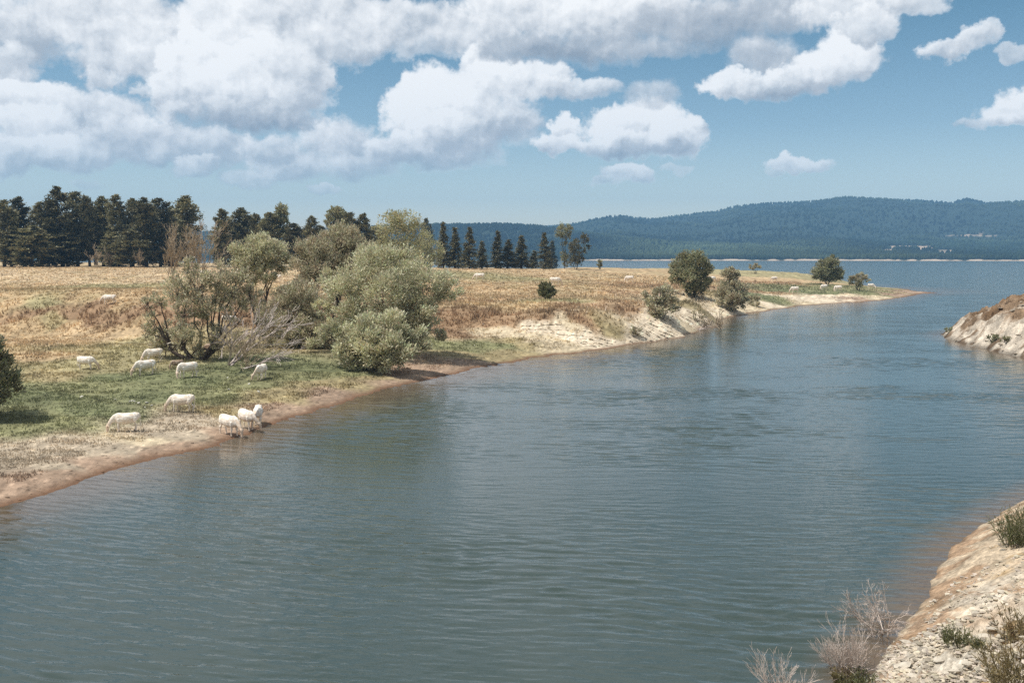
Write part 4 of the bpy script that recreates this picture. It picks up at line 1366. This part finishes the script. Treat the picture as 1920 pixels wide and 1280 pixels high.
def weed_clump(label, px, py, wpx, hpx_, n, mat, name='weed_clump', cat='weeds', spread=.35):
    b = bank_hit(px, py)
    hh = hpx_ * b[1] / F
    ww = wpx * b[1] / F / 2
    mb = MB()
    for k in range(n):
        a, r0 = rng.uniform(0, 6.28), rng.random() ** .5
        s = np.array([math.cos(a) * r0 * ww, math.sin(a) * r0 * ww, -.06])
        d = unit(np.array([math.cos(a) * r0 * spread, math.sin(a) * r0 * spread, 1]) + rng.normal(0, .14, 3))
        L = hh * rng.uniform(.55, 1.1)
        tube(mb, curve(s, s + d * L, rng.normal(0, .04, 3), 4), [.006, .005, .004, .002], 3, (.8, .75, .6))
        m = 16
        tt = rng.uniform(.1, 1, m)
        P = s + d * (tt * L)[:, None]
        D = unit(d * .9 + rng.normal(0, .5, (m, 3)))
        sprigs(mb, P, D, rng.uniform(.06, .15, m) * (.6 + hh), .012, rng.uniform(.6, 1.35, (m, 1)) * np.ones(3))
    return tag(link(name, mb.mesh(name, mat), None, b), label, cat)


weed_clump('green grassy tuft among the pale stones of the near bank', 1792, 1206, 40, 34, 44, M_weed)
weed_clump('tall dark green broom bush at the right edge where the sand begins', 1908, 1022, 56, 74, 130, M_weed)
weed_clump('brownish weedy bush at the bottom right corner', 1915, 1310, 90, 120, 110, M_weed_dry)
weed_clump('thin rusty weeds at the right edge above the bottom corner', 1912, 1200, 60, 60, 60, M_weed_dry)
weed_clump('low green weeds at the bottom edge beside the twig dome', 1600, 1286, 70, 30, 80, M_weed)
weed_clump('small sprig of weeds between stones, right of the grassy tuft', 1838, 1216, 24, 18, 24, M_weed)


def stone_mesh(mb, c, s, col, r_):
    n = 6
    th = np.arange(n) * 2 * np.pi / n + r_.uniform(0, 1)
    rr = r_.uniform(.7, 1.2, (3, n))
    v = [[math.cos(a) * k * .9, math.sin(a) * k * .7, -.35] for a, k in zip(th, rr[0])]
    v += [[math.cos(a + .3) * k, math.sin(a + .3) * k * .8, .15] for a, k in zip(th, rr[1])]
    v += [[math.cos(a + .1) * k * .55, math.sin(a + .1) * k * .45, .42 + r_.uniform(-.08, .08)] for a, k in zip(th, rr[2])]
    v = np.array(v)
    a = r_.uniform(0, 6.28)
    rot = np.array([[math.cos(a), -math.sin(a), 0], [math.sin(a), math.cos(a), 0], [0, 0, 1]])
    tl = r_.normal(0, .3, 2)
    v = v @ rot.T
    v[:, 2] += v[:, 0] * tl[0] + v[:, 1] * tl[1]
    v = v * s + c
    j = np.arange(n)
    j2 = (j + 1) % n
    q = np.concatenate([np.stack([j, j2, n + j2, n + j], -1), np.stack([n + j, n + j2, 2 * n + j2, 2 * n + j], -1)])
    tri = np.stack([2 * n + np.zeros(n - 2, int), 2 * n + np.arange(1, n - 1), 2 * n + np.arange(2, n)], -1)
    mb.add(v, q, tri, qc=col, tc=col)


def build_rubble():
    mb = MB()
    r_ = np.random.default_rng(5)
    k = 0
    pale = s2l((200, 190, 174)) / E_LIGHT
    while k < 8000:
        px, py = r_.uniform(1600, 2000), r_.uniform(985, 1340)
        if py < 1290 - (px - 1620) * .95 - 40 or r_.random() > (.30 + .70 * min(1, max(0, (py - 1110) / 90))):
            continue
        try:
            p_ = bank_hit(px, py)
        except IndexError:
            continue
        if p_[2] < .04:
            k += .02
            continue
        if fbm(np.array([p_[0] / 1.1]), np.array([p_[1] / 1.1]), 3)[0] < -.12:
            k += .2
            continue
        s = .014 + .085 * r_.random() ** 4 + (.11 * r_.random() if r_.random() < .012 else 0)
        stone_mesh(mb, p_ + [0, 0, s * .1], s * np.array([1.2, 1, .7]), np.clip(pale * r_.uniform(.55, 1.15) * np.array([1, r_.uniform(.95, 1), r_.uniform(.88, 1)]), .02, .72), r_)
        k += 1
    n_ = 0
    while n_ < 1500:
        px, py = r_.uniform(940, 1420), r_.uniform(560, 668)
        p_ = hit_fast(px, py)
        if p_ is None or p_[2] < .05 or p_[2] > 2.6:
            n_ += .05
            continue
        cc = ground_col(np.array([p_[0]]), np.array([p_[1]]), np.array([p_[2]]))[0]
        if cc[2] / cc[0] < .62 or cc[0] < .4:
            n_ += .05
            continue
        s = .06 + .22 * r_.random() ** 4
        stone_mesh(mb, p_ + [0, 0, s * .1], s * np.array([1.3, 1, .6]), np.clip(cc * r_.uniform(.6, 1.1), .02, .72), r_)
        n_ += 1
    n_ = 0
    while n_ < 900:
        px, py = r_.uniform(-60, 960), r_.uniform(660, 960)
        p_ = hit_fast(px, py)
        if p_ is None or p_[2] < .02 or p_[2] > .55:
            n_ += .05
            continue
        cc = ground_col(np.array([p_[0]]), np.array([p_[1]]), np.array([p_[2]]))[0]
        s = .025 + .10 * r_.random() ** 5
        stone_mesh(mb, p_ + [0, 0, s * .05], s * np.array([1.3, 1, .5]), np.clip(cc * r_.uniform(.5, 1.5), .02, .72), r_)
        n_ += 1
    for _ in range(900):
        x_, y_ = r_.uniform(55, 95), r_.uniform(98, 135)
        z_ = float(head_h(np.array([x_]), np.array([y_]))[0])
        if z_ < .1 or z_ > 6:
            continue
        s = .07 + .35 * r_.random() ** 4
        stone_mesh(mb, np.array([x_, y_, z_ + s * .1]), s * np.array([1.3, 1, .6]), np.clip(s2l((190, 176, 158)) / E_LIGHT * r_.uniform(.5, 1.1), .02, .72), r_)
    tag(link('rubble', mb.mesh('rubble', M_rock)), kind='stuff', label='pale broken stones strewn over the clay banks', cat='rubble')
    # a few larger stones one could count
    big = [(1700, 1205, .16), (1742, 1190, .15), (1690, 1250, .2), (1672, 1232, .14), (1760, 1240, .17), (1820, 1250, .18), (1790, 1262, .14), (1845, 1195, .16), (1862, 1180, .13), (1715, 1270, .18), (1830, 1150, .12), (1880, 1110, .12)]
    labs = ['angular stone at the water\'s edge nearest the leafless shrub', 'pale stone left of the green grassy tuft', 'big angular stone beside the twig dome', 'wet-edged stone between twig dome and leafless shrub', 'pale stone below the green grassy tuft, left of two', 'largest pale stone on the bank, below and right of the grassy tuft', 'flat stone directly below the grassy tuft', 'pale stone right of the small weed sprig, lower of two', 'pale stone right of the small weed sprig, upper of two', 'big stone on the bank at the bottom edge', 'small stone on sandy ground above the grassy tuft', 'small lone stone on the sand near the right edge']
    for (px, py, s), lab in zip(big, labs):
        p_ = bank_hit(px, py)
        m1 = MB()
        stone_mesh(m1, np.zeros(3), s * np.array([1.3, 1, .7]), np.clip(pale * r_.uniform(.8, 1.05), 0, .7), r_)
        tag(link('stone', m1.mesh('stone', M_rock), None, p_ + [0, 0, s * .1]), lab, 'stone', 'larger stones on the near bank')
    m2 = MB()
    stone_mesh(m2, np.zeros(3), np.array([.16, .12, .1]), s2l((225, 220, 208)) / E_LIGHT, r_)
    sm = m2.mesh('stone', M_rock)
    for (px, py) in [(153, 745), (216, 750), (247, 753), (252, 753), (260, 757), (275, 756), (284, 762), (272, 765), (427, 709), (467, 721), (485, 735), (429, 731), (243, 754), (905, 608), (890, 648)]:
        p_ = hit(px, py)
        o = link('stone', sm, None, p_ + [0, 0, .05])
        o.rotation_euler = (0, 0, r_.uniform(0, 6))
        sv_ = r_.uniform(.6, 1.3)
        o.scale = (sv_, sv_, sv_)
        tag(o, 'small white stone lying in the short grass of the meadow', 'stone', 'white stones in the meadow grass')


build_rubble()


# ------------------------------------------------------------------ cattle
def loft(mb, st, n=14):
    """closed loft; st: (x,y,z,half width across y, half height, pitch of the ring)"""
    rings = []
    for (x, y, z, wy, hz_, pt) in st:
        th = np.arange(n) * 2 * np.pi / n
        a, c = np.cos(th) * wy, np.sin(th) * hz_
        rings.append(np.stack([x - c * math.sin(pt), y + a, z + c * math.cos(pt)], -1))
    m = len(rings)
    v = np.concatenate(rings + [[np.mean(rings[0], 0)], [np.mean(rings[-1], 0)]])
    i = np.arange(m - 1)[:, None] * n
    j = np.arange(n)[None]
    j2 = (j + 1) % n
    q = np.stack([i + j, i + j2, i + n + j2, i + n + j], -1).reshape(-1, 4)
    jj = np.arange(n)
    t1 = np.stack([np.full(n, m * n), (jj + 1) % n, jj], -1)
    t2 = np.stack([np.full(n, m * n + 1), (m - 1) * n + jj, (m - 1) * n + (jj + 1) % n], -1)
    mb.add(v, q, np.concatenate([t1, t2]))


def closed_tube(mb, pts, rad, n=8):
    pts = np.asarray(pts, float)
    v0 = mb.n
    tube(mb, pts, rad, n)
    m = len(pts)
    jj = np.arange(n)
    mb.add(np.stack([pts[0], pts[-1]]), None, None)
    base = v0
    c0, c1 = mb.n - 2, mb.n - 1
    mb.T.append(np.concatenate([np.stack([np.full(n, c0), base + (jj + 1) % n, base + jj], -1), np.stack([np.full(n, c1), base + (m - 1) * n + jj, base + (m - 1) * n + (jj + 1) % n], -1)]))
    mb.TC.append(np.ones((2 * n, 3)))


m, t = new_mat('cream_hide')
tco = t.n('ShaderNodeTexCoord').outputs['Object']
s_ = t.n('ShaderNodeSeparateXYZ')
t.link(tco, s_.inputs[0])
nz = t.noise(tco, 5, 4, .6)
nf = t.noise(tco, 40, 2, .6)
oi = t.n('ShaderNodeObjectInfo')
c = t.mix(t.rng(nz, .42, .66), (.86, .82, .75), (.66, .54, .42))
# rosy-tan head and neck front, dusty lower legs and belly
c = t.mix(t.m('MULTIPLY', t.rng(s_.outputs[0], .85, 1.35), .75), c, (.60, .42, .29))
c = t.mix(t.m('MULTIPLY', t.rng(s_.outputs[2], .5, .05), .45), c, (.62, .46, .35))
c = t.mix(t.m('MULTIPLY', t.rng(nf, .3, .7), .2), c, (.62, .50, .40))
c = t.mix(t.m('MULTIPLY', oi.outputs['Random'], .35), c, (.68, .56, .45))
p = principled(t, .8, .2)
t.link(c, p.inputs['Base Color'])
out(t, p.outputs[0])
M_cow = m
m, t = new_mat('dark_hoof')
p = principled(t, .6)
nz = t.noise(t.n('ShaderNodeTexCoord').outputs['Object'], 30, 3, .6)
t.link(t.mix(nz, (.06, .045, .035), (.14, .11, .08)), p.inputs['Base Color'])
out(t, p.outputs[0])
M_hoof = m
m, t = new_mat('horn')
p = principled(t, .5)
nz = t.noise(t.n('ShaderNodeTexCoord').outputs['Object'], 20, 3, .6)
t.link(t.mix(nz, (.45, .38, .28), (.62, .55, .44)), p.inputs['Base Color'])
out(t, p.outputs[0])
M_horn = m
m, t = new_mat('brown_hide')
p = principled(t, .85, .15)
nz = t.noise(t.n('ShaderNodeTexCoord').outputs['Object'], 4, 4, .6)
t.link(t.mix(t.rng(nz, .4, .62), (.24, .16, .11), (.46, .36, .28)), p.inputs['Base Color'])
out(t, p.outputs[0])
M_cow_brown = m
m, t = new_mat('dark_eye')
p = principled(t, .2)
t.link(t.mix(t.noise(None, 9), (.012, .01, .008), (.03, .02, .015)), p.inputs['Base Color'])
out(t, p.outputs[0])
M_eye = m


def cow_proto(turn=0.0, drop=0.0, stride=(0, 0, 0, 0), fat=1.0, name='cow'):
    """returns meshes: body, horn x2, hoof x4, eye x2.  x forward, z up; head lowered to graze; turn bends the neck sideways"""
    mb = MB()
    loft(mb, [(-.93, 0, 1.18, .06, .10, 0), (-.90, 0, 1.14, .17, .20, 0), (-.80, 0, 1.11, .26, .27, 0), (-.62, 0, 1.08, .295 * fat, .33, 0), (-.35, 0, 1.00, .33 * fat, .385, 0), (-.05, 0, .96, .37 * fat, .415, 0), (.22, 0, .96, .36 * fat, .41, 0), (.45, 0, 1.01, .29, .41, 0), (.62, 0, 1.03, .24, .38, .1), (.74, 0, 1.02, .18, .29, .3), (.82, 0, 1.0, .10, .2, .4)])

    def nk(s, lat=0):
        # neck/head axis with sideways turn
        return math.sin(turn) * lat

    N = [(.55, 1.14, .19, .26, -.3, 0), (.75, 1.06, .16, .25, -.55, .05), (.95, .91, .12, .195, -.75, .18), (1.12, .73, .098, .15, -.85, .36), (1.23, .57, .088, .125, -.95, .52), (1.27, .51, .08, .10, -1.0, .58)]
    loft(mb, [(x - abs(math.sin(turn)) * l * .35, nk(0, l), z - drop * l, wy, hz_, pt) for (x, z, wy, hz_, pt, l) in N])
    Hd = [(1.21, .66, .05, .06, -1.2, .50), (1.24, .61, .115, .12, -1.3, .53), (1.285, .50, .12, .135, -1.38, .62), (1.315, .37, .10, .115, -1.42, .70), (1.335, .24, .078, .092, -1.45, .77), (1.345, .13, .082, .088, -1.48, .82), (1.355, .06, .065, .06, -1.5, .85)]
    loft(mb, [(x - abs(math.sin(turn)) * l * .35, nk(0, l), z - drop * l, wy, hz_, pt) for (x, z, wy, hz_, pt, l) in Hd])
    hp = lambda x, z, l, dy=0: np.array([x - abs(math.sin(turn)) * l * .35, nk(0, l) + dy, z - drop * l])
    # ears
    for s in (-1, 1):
        loft(mb, [(hp(1.24, .55, .54)[0] - .02 * k, nk(0, .54) + s * (.08 + .055 * k), hp(0, .55, .54)[2] + .01 - .015 * k, .035, [.03, .055, .06, .045, .015][k], 0) for k in range(5)], 8)
    hooves = []
    for i, (s, front) in enumerate(((1, True), (-1, True), (1, False), (-1, False))):
        o = stride[i]
        if front:
            J = [(.50, .17, 1.00, .15), (.50 + o * .15, .18, .80, .125), (.49 + o * .35, .17, .66, .09), (.52 + o * .65, .165, .42, .058), (.51 + o * .8, .165, .36, .048), (.50 + o, .165, .15, .040), (.52 + o, .165, .08, .050), (.53 + o, .165, .02, .055)]
        else:
            J = [(-.62, .14, 1.05, .20), (-.60, .17, .90, .185), (-.53 + o * .25, .185, .74, .14), (-.62 + o * .5, .18, .58, .085), (-.72 + o * .65, .175, .47, .062), (-.70 + o * .75, .17, .38, .048), (-.67 + o, .17, .15, .042), (-.65 + o, .17, .08, .05), (-.64 + o, .17, .02, .055)]
        closed_tube(mb, [(x, s * y, z) for x, y, z, r in J], [r for *_, r in J], 9)
        hooves.append((J[-1][0], s * J[-1][1]))
    for s in (-1, 1):
        loft(mb, [(-.68, s * .17, 1.27, .03, .04, 0), (-.60, s * .19, 1.29, .07, .085, 0), (-.48, s * .19, 1.25, .03, .05, 0)], 10)
        loft(mb, [(.30, s * .20, 1.0, .04, .10, 0), (.44, s * .21, 1.02, .09, .22, 0), (.58, s * .17, .95, .05, .14, 0)], 10)
    # udder, brisket, tail with switch
    loft(mb, [(-.52, 0, .70, .03, .03, 0), (-.46, 0, .67, .11, .09, 0), (-.34, 0, .67, .12, .08, 0), (-.22, 0, .71, .04, .04, 0)], 10)
    closed_tube(mb, [(-.86, 0, 1.30), (-.94, 0, 1.28), (-.985, 0, 1.15), (-.985, .02, .9), (-.97, .03, .65), (-.96, .03, .55), (-.955, .03, .42), (-.95, .03, .32)], [.04, .035, .027, .023, .022, .04, .05, .015], 7)
    me_ = mb.mesh(name + '_raw', M_cow)
    o = bpy.data.objects.new('tmp', me_)
    COL.objects.link(o)
    md = o.modifiers.new('r', 'REMESH')
    md.mode = 'VOXEL'
    md.voxel_size = .018
    sm = o.modifiers.new('s', 'SMOOTH')
    sm.iterations = 3
    sm.factor = .5
    dg = bpy.context.evaluated_depsgraph_get()
    body = bpy.data.meshes.new_from_object(o.evaluated_get(dg))
    body.name = 'cow_body'
    body.polygons.foreach_set('use_smooth', np.ones(len(body.polygons), bool))
    body.materials.clear()
    body.materials.append(M_cow)
    bpy.data.objects.remove(o)
    bpy.data.meshes.remove(me_)
    horn = []
    for s in (-1, 1):
        hm = MB()
        b0 = hp(1.215, .60, .51, s * .06)
        closed_tube(hm, [b0, b0 + [-.01, s * .07, .03], b0 + [.03, s * .13, .09], b0 + [.09, s * .13, .14]], [.026, .022, .015, .005], 7)
        horn.append(hm.mesh('horn', M_horn, True))
    hoof = []
    for (x, y) in hooves:
        hm = MB()
        loft(hm, [(x - .055, y, .045, .045, .04, 0), (x, y, .045, .062, .046, 0), (x + .06, y, .03, .055, .032, 0), (x + .085, y, .02, .03, .02, 0)], 10)
        hoof.append(hm.mesh('hoof', M_hoof, True))
    eye = []
    for s in (-1, 1):
        hm = MB()
        c0 = hp(1.30, .47, .63, s * .112)
        loft(hm, [(c0[0] - .016, c0[1], c0[2], .008, .008, 0), (c0[0], c0[1], c0[2], .018, .018, 0), (c0[0] + .016, c0[1], c0[2], .008, .008, 0)], 8)
        eye.append(hm.mesh('eye', M_eye, True))
    return dict(body=body, horn=horn, hoof=hoof, eye=eye)


CP_A = cow_proto(0, 0, (.10, -.08, .12, -.10))
CP_B = cow_proto(.55, 0, (-.06, .12, -.08, .10), 1.04)
CP_C = cow_proto(-.55, .0, (.02, -.16, .14, .02), .98)
CP_D = cow_proto(.2, .05, (.05, .0, -.02, .08), 1.06)


def cow(px, py, heading, proto, label, group, size=1.0, detail=True, pos=None, hide=None, tilt=0.0):
    """heading: degrees, 0 = walking to the right of the photo, 90 = away, 180 = left, -90 = towards us; (px,py): between the feet"""
    p_ = hit(px, py) if pos is None else pos
    if detail:
        root = bpy.data.objects.new('cow', None)
        COL.objects.link(root)
        body = link('body', proto['body'], root)
        for k_ in ('horn', 'hoof', 'eye'):
            for me__ in proto[k_]:
                link(k_, me__, root)
    else:
        root = link('cow', proto['body'])
        body = root
    root.location = (p_[0], p_[1], p_[2] + (-.01 if detail else .16))
    size = size * (.96 if detail else 1.18)
    root.rotation_euler = (0, tilt, R(heading))
    root.scale = (size,) * 3
    if hide is not None:
        body.material_slots[0].link = 'OBJECT'
        body.material_slots[0].material = hide
    return tag(root, label, 'cow', group)


CG = 'white cattle grazing by the lake'
cow(430, 817, -38, CP_A, 'cream cow drinking at the water\'s edge, leftmost of the three drinking', CG, 1.0, tilt=.03)
cow(463, 806, -48, CP_B, 'cream cow drinking with lowered head, middle of the three at the water', CG, 1.0, tilt=.03)
cow(484, 796, -80, CP_C, 'cream cow facing us at the waterline, rightmost of the three drinking', CG, .95, tilt=.03)
cow(342, 773, 176, CP_A, 'white cow grazing in full profile on the line between green and pale grass', CG, .96)
cow(237, 809, 198, CP_D, 'white cow grazing leftward on the pale dry grass near the muddy shore', CG, .90)
cow(490, 711, -98, CP_C, 'white cow grazing alone head-on, on the green grass right of the others', CG, .98)
cow(352, 708, 226, CP_B, 'white cow grazing in the sun just in front of the sparse willow', CG, 1.0)
cow(273, 703, 226, CP_A, 'white cow grazing left of the sparse willow, in front of a half-shaded one', CG, 1.0)
cow(288, 679, 222, CP_D, 'half-shaded white cow just behind another cow, left of the sparse willow', CG, .98)
cow(161, 693, -10, CP_B, 'white cow turned right, alone on the left edge of the green grass', CG, .92)
cow(320, 668, 200, CP_D, 'brownish cow in the shade behind the left stems of the sparse willow', CG, .95, hide=M_cow_brown)
cow(400, 668, 185, CP_A, 'brown cow resting in deep shade behind the willow\'s right stems', CG, .95, hide=M_cow_brown)
cow(332, 692, 215, CP_B, 'small dark calf in the shade at the foot of the sparse willow', CG, .62, hide=M_cow_brown)
cow(205, 571, 184, CP_A, 'white cow grazing on the meadow\'s brow above the brown slope, far left', CG, 1.0)
cow(430, 611, 5, CP_D, 'white cow seen through the dead branches behind the bleached tree', CG, 1.0)
FG = 'distant white cattle on the far meadow'
cow(899, 527, 190, CP_A, 'distant white cow right of the willow clump, grazing to the left', FG, 1.0, False)
cow(1041, 536, 10, CP_D, 'distant white cow half hidden behind the small dark olive bush', FG, 1.0, False)
cow(1180, 530, 186, CP_B, 'distant white cow in open meadow left of the round tree', FG, 1.0, False)
cow(519, 530, 160, CP_B, 'white cow seen between the stems of the round-topped willow', FG, 1.0, False)
cow(383, 522, 170, CP_A, 'distant white cow faintly seen above the sparse willow', FG, 1.0, False)
cow(570, 528, 10, CP_D, 'distant white cow seen through the tall grey willow', FG, 1.0, False)
cow(1334, 530, 10, CP_A, 'distant white cow peeping out right behind the leafy round tree', FG, 1.0, False)
cow(1452, 529, 205, CP_C, 'distant white cow on the rusty grass, leftmost of those on the spit', FG, 1.0, False)
SG = 'white cattle on the grassy spit'
cow(1490, 550.5, 200, CP_A, 'white cow grazing on the spit\'s green grass left of the forked tree', SG, 1.0, False)
cow(1545, 546, 205, CP_D, 'white cow below the forked tree on the spit, left of a pair', SG, .98, False)
cow(1571, 549, 195, CP_B, 'white cow below the forked tree on the spit, right of a pair', SG, 1.0, False)
cow(1633, 542.5, 10, CP_C, 'white cow at the spit\'s end right of the flat-topped tree', SG, .95, False)

# ------------------------------------------------------------------ haze: one closed box of even air
HB = (-6200, -60, -5, 6200, 7200, 420)
x0, y0, z0, x1, y1, z1 = HB
vv = [(x0, y0, z0), (x1, y0, z0), (x1, y1, z0), (x0, y1, z0), (x0, y0, z1), (x1, y0, z1), (x1, y1, z1), (x0, y1, z1)]
ff = [(3, 2, 1, 0), (4, 5, 6, 7), (0, 1, 5, 4), (1, 2, 6, 5), (2, 3, 7, 6), (3, 0, 4, 7)]
me = bpy.data.meshes.new('haze')
me.from_pydata(vv, [], ff)
m = bpy.data.materials.new('haze_air')
m.use_nodes = True
t = NT(m.node_tree)
pv = t.n('ShaderNodeVolumePrincipled')
pv.inputs['Color'].default_value = (.30, .60, .96, 1)
pv.inputs['Density'].default_value = 0.00014
pv.inputs['Anisotropy'].default_value = 0.0
o_ = t.n('ShaderNodeOutputMaterial')
t.link(pv.outputs[0], o_.inputs['Volume'])
m.cycles.homogeneous_volume = True
me.materials.append(m)
tag(link('haze', me), kind='stuff', label='thin blue summer haze over the lake and hills', cat='haze')
